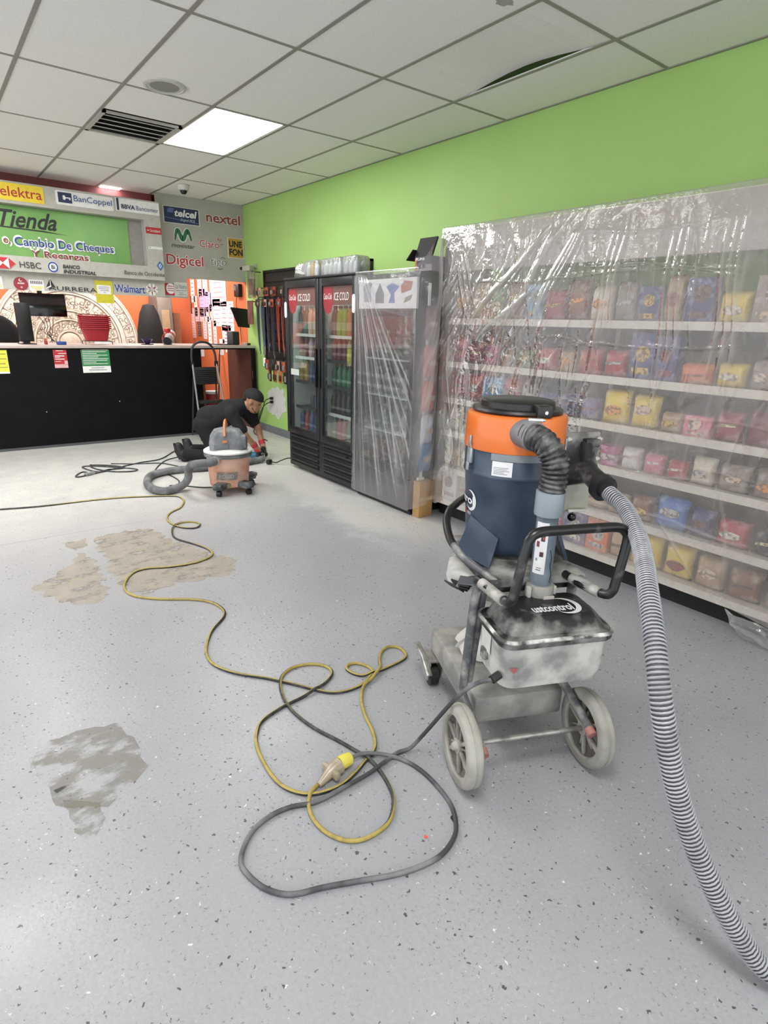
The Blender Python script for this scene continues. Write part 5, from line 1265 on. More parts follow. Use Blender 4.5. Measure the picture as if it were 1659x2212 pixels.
# band, labels, latches on the canister
def cylpatch(a0, a1, z0, z1, r, n=14):
    mb = MB(); vs = []; fs = []
    for k in range(n+1):
        a = a0+(a1-a0)*k/n
        for (rr_, z) in ((r, z0), (r, z1)): vs.append(cylpt(a, rr_, z))
    for k in range(n): fs.append((2*k, 2*k+2, 2*k+3, 2*k+1))
    return mb.add(vs, fs)
rad = math.radians
obj('grey_band', cylpatch(TC-rad(24), TC+rad(60), 1.062, 1.087, .2015), pm('band_grey', '#7f8589', .4), MX)
lbm = obj('maker_label', cylpatch(TC-rad(22), TC+rad(1), 1.008, 1.060, .2005), LOGOW, MX)
mb = MB()
for k in range(5):
    q = cylpatch(TC-rad(20), TC-rad(20-(16, 12, 18, 15, 17)[k]), 1.016+.0055*k, 1.0175+.0055*k, .2012, 6); mb.add(q.v, q.f)
obj('print_lines', mb, GREY, lbm)
def warp_can(a_end, w, z0, r=.2008):
    return lambda x, y: cylpt(a_end-(w-x)/CR, r-.0, z0+y)
def rz(z): return .192-(.985-z)*(.020/.245)+.0012          # hopper radius at height z
wtxt = .30
A_END = TC-rad(47)
lettering('dustcontrol', LOGOW, MX, (0, 0, 0), U, V, wtxt, .032, 0, .03, 'maker_lettering', warp=lambda x, y: cylpt(A_END-(wtxt-x)/.168, rz(.885+y)+.0005, .875+y))
def swoosh(cx, cz, rx, rz_, a0, a1, wmax, n=26):
    out, inn = [], []
    for k in range(n+1):
        t = k/n; a = a0+(a1-a0)*t; w = wmax*math.sin(PI*t)**.8
        out.append((cx+rx*math.cos(a), cz+rz_*math.sin(a))); inn.append((cx+rx*(1-w)*math.cos(a)-w*rx*.15, cz+rz_*(1-w)*math.sin(a)))
    return out, inn
out, inn = swoosh(0, 0, 1, 1, -PI*.85, PI*.62, .34)
mb = MB(); vs = []; fs = []
for (p, q) in zip(out, inn):
    for s_ in (p, q): vs.append(cylpt(A_END+(.035*s_[0]-.028)/.168+.02, rz(.890+.045*s_[1])+.001, .890+.040*s_[1]))
for k in range(len(out)-1): fs.append((2*k, 2*k+1, 2*k+3, 2*k+2))
obj('maker_swoosh', mb.add(vs, fs), LOGOW, MX)
lettering('1800', LOGOW, MX, (0, 0, 0), U, V, .035, .012, 0, 0, 'model_number', warp=lambda x, y: cylpt(A_END-rad(8)+(x-.035)/.168, rz(.835)+.001, .832+y))
obj('red_dot', cylpatch(A_END-rad(27), A_END-rad(20), .830, .852, rz(.84)+.001, 4), pm('label_red', '#9a3a40', .5), MX)
for ang in (TC-rad(55), TC+rad(75)):
    a = cylpt(ang, .205, 0); R = rotz(ang+PI/2)
    lt = obj('latch', MB().box((a.x, a.y, 1.062), (.028, .012, .055), R, .003).box(tuple(cylpt(ang, .208, 1.115)), (.010, .008, .04), R, .002).box(tuple(cylpt(ang, .214, 1.022)), (.016, .006, .03), R, .002), pm('latch_zinc', '#a5aaad', .35, .7), MX)
    obj('latch_wire', MB().tube([tuple(cylpt(ang-.05, .209, 1.08)), tuple(cylpt(ang-.04, .210, 1.105)), tuple(cylpt(ang+.04, .210, 1.105)), tuple(cylpt(ang+.05, .209, 1.08))], .002, 5), pm('latch_zinc', '#a5aaad', .35, .7), lt)
obj('fin', MB().add([(-.075, .31, .775), (-.145, .41, .835), (-.205, .38, .715), (-.125, .26, .685), (-.065, .32, .775), (-.135, .42, .835), (-.195, .39, .715), (-.115, .27, .685)], [(0, 1, 2, 3), (7, 6, 5, 4), (0, 4, 5, 1), (1, 5, 6, 2), (2, 6, 7, 3), (3, 7, 4, 0)]), shell_b, MX, smooth=False)
obj('fin', MB().add([(.17, .35, .84), (.185, .43, .86), (.235, .42, .70), (.20, .28, .685), (.16, .36, .84), (.175, .44, .86), (.225, .43, .70), (.19, .29, .685)], [(0, 3, 2, 1), (4, 5, 6, 7), (0, 1, 5, 4), (1, 2, 6, 5), (2, 3, 7, 6), (3, 0, 4, 7)]), shell_b, MX, smooth=False)
# carrier plate, bag, frame
pl = obj('carrier_plate', MB().bb((-.155, .165, .652), (.205, .62, .682), .006), pm('plate_dust', '#3f4041', .6, hx2='#a19f9a', scale=10, lo=.40, hi=.68, detail=11), MX)
obj('plate_skirt', MB().bb((-.135, .20, .615), (.185, .60, .654), .006), dustblk, MX)
for k in range(2): obj('plate_slot', MB().box((-.09, .24+.022*k, .6805), (.055, .008, .002), rotz(.3)), pm('slot_black', '#050506', .9), pl, smooth=False)
obj('outlet_cone', MB().lathe([(.06, .50), (.075, .52), (.10, .62), (0, .62)], 24, (CX+.05, CY, 0)), pm('cone_black', '#101012', .5), MX)
bagm = film_mat('bag_plastic', haze=.62, gloss=.03, rough=.25, bump=.6, bscale=26, hcol='#e6e4e0')
bg = MB().lathe([(.17, .612), (.190, .606), (.196, .57), (.185, .535), (.10, .495), (.055, .44), (.05, .36), (.075, .30), (.13, .262), (.14, .245), (.12, .237), (0, .236)], 40, (CX-.015, CY+.01, 0))
rr = random.Random(8)
bg.v = [(x+.012*math.sin(17*math.atan2(y-CY, x-CX)+z*20), y+.012*math.cos(13*math.atan2(y-CY, x-CX)+z*14), z) for x, y, z in bg.v]
bagw = pm('bag_white', '#cfcdc8', .45, hx2='#bdbbb6', scale=14, bump=.5, bscale=25)
obj('dust_bag', bg, bagw, MX)
strap_ = MB()
for k in range(5): strap_.box((-.155-.012*k, .30+.02*k, .615-.012*k), (.07, .05, .006), rotz(.5*k) @ rotx(.3*k-.5))
obj('loose_strap', strap_, pm('strap_black', '#1c1c1c', .6), MX, smooth=False)
tr = MB().bb((-.185, .14, .125), (.165, .66, .232), .012)
obj('base_tray', tr, dustmet, MX)
for s, pts, cap in ((-1, [(-.195, .13, .69), (-.197, .17, .66), (-.203, .185, .58), (-.215, .19, .26), (-.218, .17, .225), (-.222, .10, .215), (-.226, .0, .175), (-.226, -.03, .163)], -.226), (1, [(.165, .13, .68), (.168, .17, .65), (.168, .185, .58), (.165, .19, .30), (.163, .17, .262), (.160, .10, .245), (.165, .0, .205), (.166, -.035, .190)], .166)):
    obj('upright_tube', MB().tube(spline(pts, 6), .0155, 12), dusttube, MX)
    e = Vector(pts[-1]); d = (e-Vector(pts[-2])).normalized()
    obj('tube_cap', MB().cyl(tuple(e), tuple(e+d*.026), .0172), pm('cap_orange', '#a8746a', .6), MX)
    obj('upright_tube', MB().tube([(s*.168, .19, .655), (s*.185, .215, .26)], .014, 12), dusttube, MX)
    # front casters
    cs_ = obj('caster', MB().bb((s*.195-.03, .56, .118), (s*.195+.03, .66, .126)).add([(s*.195-.032, .53, .13), (s*.195-.032, .68, .13), (s*.195-.032, .62, .035), (s*.195-.032, .56, .035), (s*.195-.026, .53, .13), (s*.195-.026, .68, .13), (s*.195-.026, .62, .035), (s*.195-.026, .56, .035)], [(0, 1, 2, 3), (7, 6, 5, 4), (0, 4, 5, 1), (1, 5, 6, 2), (2, 6, 7, 3), (3, 7, 4, 0)]).add([(s*.195+.032, .53, .13), (s*.195+.032, .68, .13), (s*.195+.032, .62, .035), (s*.195+.032, .56, .035), (s*.195+.026, .53, .13), (s*.195+.026, .68, .13), (s*.195+.026, .62, .035), (s*.195+.026, .56, .035)], [(3, 2, 1, 0), (4, 5, 6, 7), (1, 5, 4, 0), (2, 6, 5, 1), (3, 7, 6, 2), (0, 4, 7, 3)]), pm('caster_steel', '#b9b7b2', .3, .8, hx2='#8c8a86', scale=14), MX, smooth=False)
    obj('caster_wheel', MB().cyl((s*.195-.018, .59, .048), (s*.195+.018, .59, .048), .048, seg=24), pm('caster_black', '#161617', .5), cs_)
    obj('caster_pedal', MB().tube([(s*.195-.05, .66, .165), (s*.195-.045, .58, .15), (s*.195-.04, .50, .10)], .012, 8, flat=.6), pm('caster_chrome', '#c9c7c2', .25, .9, hx2='#8c8a86', scale=20), cs_)
# big rear wheels
rub = pm('wheel_rubber', '#a9a69d', .8, hx2='#8d8a82', scale=9, lo=.42, hi=.66, bump=.3, bscale=50)
hubm = pm('wheel_hub', '#9a958d', .7, hx2='#7d7871', scale=14, lo=.42, hi=.66, detail=8)
rimd = pm('wheel_rim', '#6a655f', .75, hx2='#4d4945', scale=12, lo=.42, hi=.66, detail=8)
WR = .140; WY = .028
Mw = Matrix.Rotation(PI/2, 4, 'Y')
for xw, s in ((-.272, -1), (.205, 1)):
    cw = (xw, WY, WR)
    w = obj('wheel', MB().lathe([(.100, -.020), (.105, -.026), (.129, -.027), (.136, -.022), (.140, -.012), (.140, -.004), (.1365, -.001), (.1365, .003), (.140, .006), (.139, .014), (.136, .022), (.129, .027), (.105, .026), (.100, .020), (.100, -.020)], 64, cw, Mw), rub, MX)
    obj('rim', MB().lathe([(.02, -.004), (.085, -.004), (.100, -.014), (.101, -.020), (.101, .020), (.100, .014), (.085, .004), (.02, .004), (.02, -.004)], 56, cw, Mw), rimd, w)
    for k in range(6):
        a = 2*PI*k/6+.3; c, s2 = math.cos(a), math.sin(a)
        for q in (-1, 1): obj('spoke', MB().box((xw+q*.012, WY+.062*c, WR+.062*s2), (.016, .076, .014), rotx(a), .005), hubm, w)
        for q in (-1, 1): obj('spoke', MB().box((xw+q*.009, WY+.050*math.cos(a+.35), WR+.050*math.sin(a+.35)), (.010, .05, .008), rotx(a+.25), .003), hubm, w)
    obj('hub', MB().cyl((xw-.022, WY, WR), (xw+.022, WY, WR), .026, seg=20).cyl((xw+s*.022, WY, WR), (xw+s*.036, WY, WR), .018, .012, seg=16), pm('hub_grey', '#a9a49c', .6), w)
obj('axle', MB().cyl((-.26, WY, WR), (.20, WY, WR), .0095), pm('axle_steel', '#a8a6a1', .35, .6, hx2='#7a7874', scale=25), MX)
# motor box
bx = MB(); rings = []
for (hx_, y0, y1, z, r) in ((.150, -.010, .15, .378, .04), (.176, -.034, .165, .390, .045), (.185, -.043, .17, .43, .045), (.190, -.048, .172, .556, .045)):
    rings.append([(p[0], p[1], z) for p in rrect(-hx_, y0, hx_, y1, r, 5)])
vs = [p for r in rings for p in r]; n = len(rings[0]); fs = [tuple(range(n-1, -1, -1)), tuple(3*n+k for k in range(n))]
for i in range(3):
    for k in range(n): fs.append((i*n+k, i*n+(k+1) % n, (i+1)*n+(k+1) % n, (i+1)*n+k))
hb = obj('motor_housing', bx.add(vs, fs), boxdust, MX)
rings = []
for (hx_, y0, y1, z, r) in ((.196, -.056, .178, .545, .045), (.200, -.060, .180, .552, .045), (.200, -.060, .180, .570, .045), (.194, -.053, .176, .578, .045), (.178, -.038, .170, .580, .045), (.162, -.018, .160, .612, .045), (.150, -.004, .150, .624, .04), (.135, .012, .138, .628, .03)):
    rings.append([(p[0], p[1], z) for p in rrect(-hx_, y0, hx_, y1, r, 6)])
vs = [p for r in rings for p in r]; n = len(rings[0]); fs = [tuple(range(n-1, -1, -1)), tuple((len(rings)-1)*n+k for k in range(n))]
for i in range(len(rings)-1):
    for k in range(n): fs.append((i*n+k, i*n+(k+1) % n, (i+1)*n+(k+1) % n, (i+1)*n+k))
lm_ = pm('motor_lid_black', '#1b1c1e', .42, hx2='#a3a19c', scale=10, lo=.50, hi=.76, detail=12)
bl_ = obj('motor_lid', MB().add(vs, fs), lm_, MX)
obj('dust_edge', MB().tube([(p[0], p[1], .571) for p in rrect(-.198, -.058, .198, .178, .045, 6)], .007, 8, closed=True), pm('edge_dust', '#4a4a49', .7, hx2='#d9d7d2', scale=16, lo=.40, hi=.60, detail=8), bl_)
lettering('ustcontrol', LOGOW, bl_, (-.062, .018, .6285), (1, 0, 0), (0, 1, 0), .145, .045, 0, .03, 'maker_lettering', .0008)
out, inn = swoosh(0, 0, 1, 1, -PI*.80, PI*.60, .30)
mb = MB(); vs = []; fs = []
for (p, q) in zip(out, inn):
    for s_ in (p, q): vs.append((.062+.052*s_[0], .048+.055*s_[1], .6296-.0002))
for k in range(len(out)-1): fs.append((2*k, 2*k+1, 2*k+3, 2*k+2))
obj('maker_swoosh', mb.add(vs, fs), LOGOW, bl_, smooth=False)
obj('rivet', MB().cyl((.165, -.062, .560), (.165, -.057, .560), .006), pm('rivet_dark', '#2d2d2d', .5), hb)
obj('warning_mark', MB().poly([(-.168, .478), (-.135, .475), (-.150, .455)], (0, -.0485, 0), U, V, .001), pm('mark_red', '#9a5a58', .6), hb, smooth=False)
obj('white_label', MB().poly(rect(-.02, .47, .05, .54), (-.1915, .10, 0), Ux, V, .001), pm('label_worn', '#c9c7c1', .6), hb, smooth=False)
obj('switch', MB().box((-.192, .09, .455), (.02, .035, .04), None, .005), pm('switch_green_grey', '#4a5048', .5, hx2='#9a9c94', scale=30), hb)
obj('cable_gland', MB().cyl((-.185, -.02, .44), (-.215, -.03, .43), .014), pm('gland_black', '#1d1d1d', .5), hb)
# pipe and ribbed elbow
PX, PY = .022, .155
obj('suction_pipe', MB().lathe([(.0, .63), (.036, .63), (.036, .95), (0, .95)], 28, (PX, PY, 0)), pipe_m, MX)
obj('pipe_collar', MB().lathe([(.038, .915), (.0465, .915), (.0475, .92), (.0475, .995), (.038, .997)], 32, (PX, PY, 0)), pm('collar_grey', '#8b959c', .35, hx2='#6d7880', scale=9), MX)
cl_ = obj('pipe_clamp', MB().lathe([(.036, .618), (.047, .618), (.048, .622), (.048, .662), (.045, .668), (.036, .668)], 32, (PX, PY, 0)), pm('clamp_grey', '#9a9791', .5, hx2='#77746e', scale=16), MX)
obj('clamp_lug', MB().box((PX-.05, PY-.02, .64), (.012, .02, .05), None, .003).box((PX+.05, PY-.01, .635), (.012, .02, .045), None, .003).box((PX+.01, PY-.05, .628), (.04, .008, .02), None, .002), pm('clamp_dust', '#b9b6ae', .6), cl_)
def pipepatch(a0, a1, z0, z1, r, n=10):
    mb = MB(); vs = []; fs = []
    for k in range(n+1):
        a = a0+(a1-a0)*k/n
        for z in (z0, z1): vs.append((PX+r*math.cos(a), PY+r*math.sin(a), z))
    for k in range(n): fs.append((2*k, 2*k+2, 2*k+3, 2*k+1))
    return mb.add(vs, fs)
T2 = math.atan2(-.86, -.50)
lb2 = obj('picture_label', pipepatch(T2-.95, T2+.25, .712, .895, .0366), LOGOW, MX)
for (a0, a1, z0, z1, hx) in ((T2-.35, T2+.02, .830, .848, '#4a3034'), (T2-.22, T2+.0, .836, .845, '#a34a50'), (T2-.75, T2-.45, .808, .828, '#7a3a40'), (T2-.65, T2-.62, .845, .855, '#333333'), (T2-.35, T2-.0, .775, .792, '#4a3034'), (T2-.7, T2-.5, .758, .768, '#8d8d8d'), (T2-.55, T2-.1, .725, .728, '#555a66'), (T2-.5, T2-.05, .733, .735, '#555a66'), (T2-.2, T2-.05, .866, .868, '#777777')):
    obj('pictogram', pipepatch(a0, a1, z0, z1, .0370, 4), pm('picto_'+hx[1:], hx, .5), lb2)
obj('pipe_crack', MB().tube(spline([(PX+.004, PY-.0365, .80), (PX+.012, PY-.035, .77), (PX+.010, PY-.0355, .74), (PX+.018, PY-.033, .71), (PX+.014, PY-.034, .68)], 4), .0012, 5), BLACK, MX)
ep = resample(spline([(PX, PY, .985), (PX+.004, PY-.004, 1.05), (PX-.002, PY+.0, 1.10), (PX-.022, PY+.025, 1.145), (PX-.042, PY+.085, 1.162), (PX-.050, PY+.125, 1.163)], 16), .0032)
rads = [.0445 if (i % 5) in (0, 1) else (.041 if (i % 5) in (2, 4) else .0375) for i in range(len(ep))]
obj('ribbed_elbow', MB().tube(ep, rads, 28), pm('elbow_black', '#26272a', .5, hx2='#72726f', scale=22, lo=.46, hi=.72, detail=8), MX, ang=1.4)
ic = obj('inlet_collar', MB().tube([(PX-.036, PY+.08, 1.160), (PX-.050, PY+.14, 1.163), (PX-.053, PY+.165, 1.163)], [.049, .049, .047], 32), pm('inlet_grey', '#6e6d72', .5, hx2='#8a888c', scale=12), MX)
obj('hose_clip', MB().box((PX-.03, PY+.10, 1.213), (.05, .022, .012), rotz(-.3), .003).cyl((PX-.055, PY+.105, 1.215), (PX-.0, PY+.09, 1.212), .005), pm('clip_bright', '#cfcfcc', .25, .8), ic)
# side valve with inlet for the long hose
iv = obj('side_inlet', MB().tube([(.285, .398, 1.10), (.270, .35, 1.05), (.25, .30, 1.01)], [.022, .028, .036], 14).tube([(.13, .43, .985), (.20, .38, .99), (.25, .31, 1.015), (.2525, .25, .996), (.253, .205, .980)], [.046, .045, .040, .037, .040], 20).tube([(.2527, .225, .986), (.2531, .20, .979)], [.047, .047], 24), dustblk, MX)
obj('mount_plate', MB().box((.268, .405, 1.085), (.150, .012, .115), None, .006), bpy.data.materials['plate_dust'], iv)
for (x, z) in ((.205, 1.12), (.33, 1.12), (.205, 1.045), (.33, 1.045)):
    obj('wing_bolt', MB().cyl((x, .400, z), (x, .385, z), .008, seg=8).box((x, .386, z), (.022, .006, .008)), pm('bolt_zinc', '#b5b3ae', .4, .6), iv)
obj('rib', MB().box((.300, .388, 1.105), (.06, .03, .03), None, .004), dustblk, iv)
vb = obj('valve_box', MB().box((.275, .46, .885), (.13, .10, .11), None, .01), pm('valve_cream', '#b3b0a2', .55, hx2='#9b988c', scale=9), MX)
obj('lever', MB().box((.285, .40, .838), (.075, .012, .012), None, .003), pm('lever_pale', '#c4c2bb', .4), vb)
obj('ball_knob', MB().ell((.262, .392, .815), (.017, .017, .017), 16, 10).cyl((.262, .397, .82), (.268, .40, .838), .005), pm('knob_black', '#0b0b0c', .12), vb)
# handles
hp = [(-.205, .17, .690), (-.203, .08, .697), (-.188, -.02, .700), (-.183, -.042, .712), (-.174, -.044, .745), (-.150, -.034, .865), (-.136, -.030, .905), (-.105, -.028, .924), (-.03, -.026, .926), (.10, -.024, .926), (.162, -.024, .924), (.190, -.026, .908), (.198, -.030, .875), (.176, -.036, .745), (.168, -.035, .710), (.155, -.015, .694), (.132, .08, .688), (.125, .17, .684)]
obj('push_handle', MB().tube(spline(hp, 6), .0155, 14), blacktube, MX)
for (a, b_) in (((-.2045, .13, .693), (-.193, -.01, .699)), ((.128, .13, .686), (.150, -.005, .692))): obj('handle_sleeve', MB().cyl(a, b_, .0185, seg=14), pm('sleeve_dust', '#8d8b87', .5, hx2='#b9b6b0', scale=18), MX)
obj('bracket', MB().tube(spline([(-.165, .245, .655), (-.20, .235, .668), (-.245, .215, .662), (-.262, .205, .650)], 4), .006, 8, flat=1.0).box((-.205, .20, .668), (.10, .06, .006), rotz(-.5)), dusttube, MX)
shp = [(.03, .655, .846), (-.06, .63, .847), (-.13, .56, .848), (-.175, .50, .850), (-.215, .45, .846), (-.243, .40, .825), (-.252, .345, .79), (-.245, .30, .762), (-.215, .255, .727), (-.16, .20, .690), (-.13, .175, .668)]
sp_ = spline(shp, 6)
obj('side_handle', MB().tube(sp_[:42], .0145, 12), pm('side_handle_black', '#151516', .35), MX)
obj('side_brace', MB().tube(sp_[39:], .0130, 12), dusttube, MX)
# ------------------------------------------------------------------ long grey hose
DH = [(1.790, 1.062, .979), (1.762, 1.005, .968), (1.722, .93, .946), (1.600, .805, .898), (1.400, .660, .847), (1.288, .568, .774), (1.240, .515, .692), (1.233, .477, .589), (1.241, .439, .479), (1.258, .393, .367), (1.283, .334, .254), (1.317, .267, .140), (1.358, .200, .055), (1.42, .12, .031), (1.52, .0, .029), (1.7, -.2, .029)]
hs = thing('suction_hose', 'long grey ribbed suction hose curving from the dust extractor to the floor', 'hose', (0, 0, 0))
hpth = resample(spline(DH, 14), .004)
obj('hose_core', MB().tube(hpth, .0242, 20), pm('hose_core', '#3b3c40', .6, hx2='#4a4b4f', scale=30), hs)
# helical rib
N = Vector((1, 0, 0)); pts = []
fine = resample(spline(DH, 14), .0105/12)
for i in range(len(fine)-1):
    T = (fine[i+1]-fine[i])
    if T.length < 1e-7: continue
    T.normalize()
    N = (N-T*N.dot(T)).normalized(); B = T.cross(N); a = 2*PI*i/12
    pts.append(fine[i]+.0245*(math.cos(a)*N+math.sin(a)*B))
obj('hose_rib', MB().tube(pts, .0031, 5), pm('hose_rib', '#a3a3a8', .4, hx2='#8d8d92', scale=20), hs)
obj('hose_cuff', MB().tube([DH[0], Vector(DH[0]).lerp(Vector(DH[1]), .45)], .0285, 20), pm('cuff_black', '#26272a', .5), hs)

# ------------------------------------------------------------------ shop vacuum
VX = thing('shop_vacuum', 'dusty orange wet and dry vacuum with grey lid and casters', 'vacuum', (2.05, 4.97, 0), 0)
dorg = pm('dusty_orange', '#c98f72', .7, hx2='#d0b09c', scale=7, lo=.40, hi=.66, detail=9)
dgrey = pm('dusty_grey', '#63666a', .65, hx2='#8d8f92', scale=9, lo=.42, hi=.7, detail=8)
obj('drum', MB().lathe([(.160, .055), (.172, .062), (.192, .33), (.20, .345), (0, .345)], 44), dorg, VX)
obj('drum_rim', MB().lathe([(.19, .325), (.212, .33), (.214, .352), (.20, .366), (0, .366)], 44), pm('rim_dark', '#5e6063', .6, hx2='#8b8d8f', scale=9), VX)
obj('lid_plate', MB().lathe([(.19, .362), (.214, .366), (.214, .378), (.19, .392), (.12, .41), (0, .41)], 44), pm('lid_dust_white', '#d9d7d3', .8, hx2='#b5b5b4', scale=9, lo=.5, hi=.75), VX)
hd = MB()
for (r, z) in (): pass
rings = []
for (a, b_, z, r) in ((.155, .14, .385, .06), (.158, .142, .45, .06), (.150, .135, .50, .06), (.115, .11, .555, .05), (.06, .06, .575, .03)):
    rings.append([(p[0], p[1], z) for p in rrect(-a, -b_, a, b_, r, 5)])
vs = [p for r in rings for p in r]; n = len(rings[0]); fs = [tuple(range(n-1, -1, -1)), tuple((len(rings)-1)*n+k for k in range(n))]
for i in range(len(rings)-1):
    for k in range(n): fs.append((i*n+k, i*n+(k+1) % n, (i+1)*n+(k+1) % n, (i+1)*n+k))
hd.add(vs, fs); hd.v = [tuple(rotz(-.4) @ Vector(p)) for p in hd.v]
mh = obj('motor_head', hd, dgrey, VX)
rt = rotz(-.4)
obj('side_pod', MB().box(tuple(rt @ Vector((.10, -.06, .46))), (.14, .13, .13), rt, .03), dgrey, VX)
for k in range(6): obj('vent_fin', MB().box(tuple(rt @ Vector((.171, -.06, .42+.018*k))), (.006, .11, .006), rt), pm('fin_dark', '#4a4c50', .6), mh, smooth=False)
obj('front_recess', MB().box(tuple(rt @ Vector((-.05, -.138, .43))), (.13, .02, .05), rt, .008), pm('recess_grey', '#6e7175', .6), mh)
obj('carry_handle', MB().tube([tuple(rt @ Vector(p)) for p in spline([(-.02, -.13, .52), (-.02, -.10, .585), (-.015, -.03, .632), (-.01, .03, .632), (0, .10, .58)], 5)], .020, 10, flat=.5), pm('handle_orange', '#c9733c', .5, hx2='#c49a7c', scale=10), VX)
obj('switch', MB().box(tuple(rt @ Vector((-.02, -.141, .475))), (.04, .012, .022), rt, .003), pm('switch_orange', '#d07a50', .5), VX)
for a in (-2.35, -1.25, .25, 1.5, 2.6):
    c, s_ = math.cos(a), math.sin(a)
    if a == 2.6: continue
    ft = obj('caster_foot', MB().box((c*.205, s_*.205, .085), (.15, .10, .055), rotz(a), .015).box((c*.265, s_*.265, .10), (.07, .085, .04), rotz(a), .012), pm('foot_dark', '#36383b', .5, hx2='#6b6d6f', scale=12), VX)
    obj('caster_wheel', MB().cyl(tuple(Vector((c*.25-s_*.018, s_*.25+c*.018, .026))), tuple(Vector((c*.25+s_*.018, s_*.25-c*.018, .026))), .026, seg=18), pm('caster_black', '#161617', .5), ft)
obj('drain_plug', MB().cyl((-.075, -.155, .085), (-.085, -.178, .083), .022), pm('drain_olive', '#77785a', .6), VX)
bd_ = MB(); a0 = math.atan2(-.93, -.37)
vs = []; fs = []
for k in range(9):
    a = a0-.62+1.0*k/8
    for z in (.135+.006*max(0, 4-k)*0, .205): 
        sh_ = .012*(1 if z > .2 else -1)
        vs.append(((.1785+(z-.062)*.0746+.002)*math.cos(a+sh_*3), (.1785+(z-.062)*.0746+.002)*math.sin(a+sh_*3), z))
for k in range(8): fs.append((2*k, 2*k+2, 2*k+3, 2*k+1))
obj('badge', bd_.add(vs, fs), pm('badge_grey', '#77726c', .6, hx2='#9d8f84', scale=14), VX)
lettering('RIDGID', pm('badge_letter', '#b3aaa2', .6), VX, (0, 0, 0), U, V, .13, .035, .15, .02, warp=lambda x, y: Vector(((.186+(y)*.07+.005)*math.cos(a0-.50+x/.186), (.186+y*.07+.005)*math.sin(a0-.50+x/.186), .152+y)))
il = math.atan2(.03, -.12)
obj('inlet_port', MB().cyl((-.14, -.10, .318), (-.195, -.145, .316), .036, seg=20).cyl((-.165, -.12, .317), (-.175, -.128, .317), .041, seg=20), pm('port_grey', '#8d8c8a', .6, hx2='#bdbbb8', scale=12), VX)
# its hose, lying in a loop to the grinder
VH = [(1.86, 4.83, .316), (1.80, 4.79, .318), (1.735, 4.83, .312), (1.70, 4.95, .275), (1.705, 5.05, .20), (1.72, 5.12, .12), (1.69, 5.15, .06), (1.60, 5.12, .040), (1.49, 5.09, .038), (1.43, 5.22, .038), (1.45, 5.46, .038), (1.56, 5.70, .038), (1.736, 5.79, .038), (1.919, 5.79, .038), (2.13, 5.74, .038), (2.389, 5.72, .038), (2.60, 5.765, .038), (2.72, 5.79, .042), (2.80, 5.80, .045)]
hv = thing('vacuum_hose', 'thick grey vacuum hose looping on the floor from the orange vacuum', 'hose', (0, 0, 0))
vp = resample(spline(VH, 14), .007)
obj('hose_tube', MB().tube(vp, [.0355 if i % 2 else .033 for i in range(len(vp))], 18), pm('vac_hose_grey', '#5b5d60', .6, hx2='#86888a', scale=8, lo=.42, hi=.68), hv)
obj('hose_cuff', MB().tube([VH[0], VH[1]], .040, 18), pm('cuff_grey', '#77787a', .6), hv)

# ------------------------------------------------------------------ cords on the floor
YC = [(-.20,5.45),(0.094,5.406),(0.274,5.348),(0.523,5.277),(0.756,5.251),(0.966,5.23),(1.178,5.178),(1.455,5.055),(1.568,4.968),(1.561,4.807),(1.477,4.643),(1.384,4.57),(1.32,4.485),(1.286,4.371),(1.289,4.241),(1.331,4.139),(1.403,4.093),(1.459,4.157),(1.431,4.239),(1.35,4.265),(1.279,4.21),(1.228,4.097),(1.206,3.951),(1.268,3.79),(1.317,3.643),(1.311,3.537),(1.253,3.479),(1.144,3.45),(0.994,3.478),(0.884,3.526),(0.798,3.507),(0.722,3.397),(0.692,3.282),(0.718,3.171),(0.814,3.063),(0.964,2.955),(1.039,2.855),(1.055,2.739),(1.022,2.661),(0.923,2.565),(0.853,2.457),(0.815,2.359),(0.814,2.256),(0.865,2.144),(0.959,2.031),(1.045,1.908),(1.098,1.822),(1.139,1.777),(1.194,1.754),(1.266,1.752),(1.328,1.776),(1.371,1.807),(1.376,1.854),(1.351,1.903),(1.313,1.916),(1.286,1.89),(1.291,1.842),(1.32,1.804),(1.379,1.793),(1.46,1.795),(1.537,1.802),(1.581,1.825),(1.598,1.888),(1.566,1.931),(1.509,1.92),(1.455,1.869),(1.412,1.806),(1.341,1.763),(1.268,1.735),(1.205,1.66),(1.16,1.568),(1.137,1.496),(1.102,1.425),(1.062,1.387),(1.012,1.367),(0.954,1.342),(0.884,1.324),(0.825,1.33),(0.772,1.353),(0.733,1.401),(0.714,1.465),(0.716,1.56),(0.735,1.665),(0.769,1.735),(0.82,1.785),(0.928,1.815),(1.032,1.825),(1.131,1.847),(1.209,1.894),(1.223,1.952),(1.185,2.01),(1.11,2.04),(1.039,2.022),(0.994,1.972),(0.959,1.892),(0.94,1.778),(0.955,1.639),(0.999,1.498),(1.024,1.39),(1.03,1.313),(1.01,1.219),(0.98,1.16),(0.926,1.111),(0.868,1.097),(0.808,1.104),(0.765,1.136),(0.738,1.191),(0.732,1.252),(0.747,1.309),(0.779,1.35),(0.824,1.373)]
def lay(pts, r, n, dz):
    """cord on the floor; lifts over its own earlier stretches"""
    P = spline([(x, y, r) for x, y in pts], n); out = []
    for i, p in enumerate(P):
        z = r
        for j in range(0, i-14):
            d = math.hypot(p.x-P[j].x, p.y-P[j].y)
            if d < .03: z = max(z, out[j].z+dz*math.exp(-(d/.013)**2)*1.0) if d < .03 else z
        out.append(Vector((p.x, p.y, z)))
    zz = [p.z for p in out]
    for _ in range(3): zz = [zz[0]]+[max(zz[k]*.999 if zz[k] > r+.004 else 0, (zz[k-1]+zz[k]+zz[k+1])/3) for k in range(1, len(zz)-1)]+[zz[-1]]
    for p, z in zip(out, zz): p.z = max(r, z)
    return out
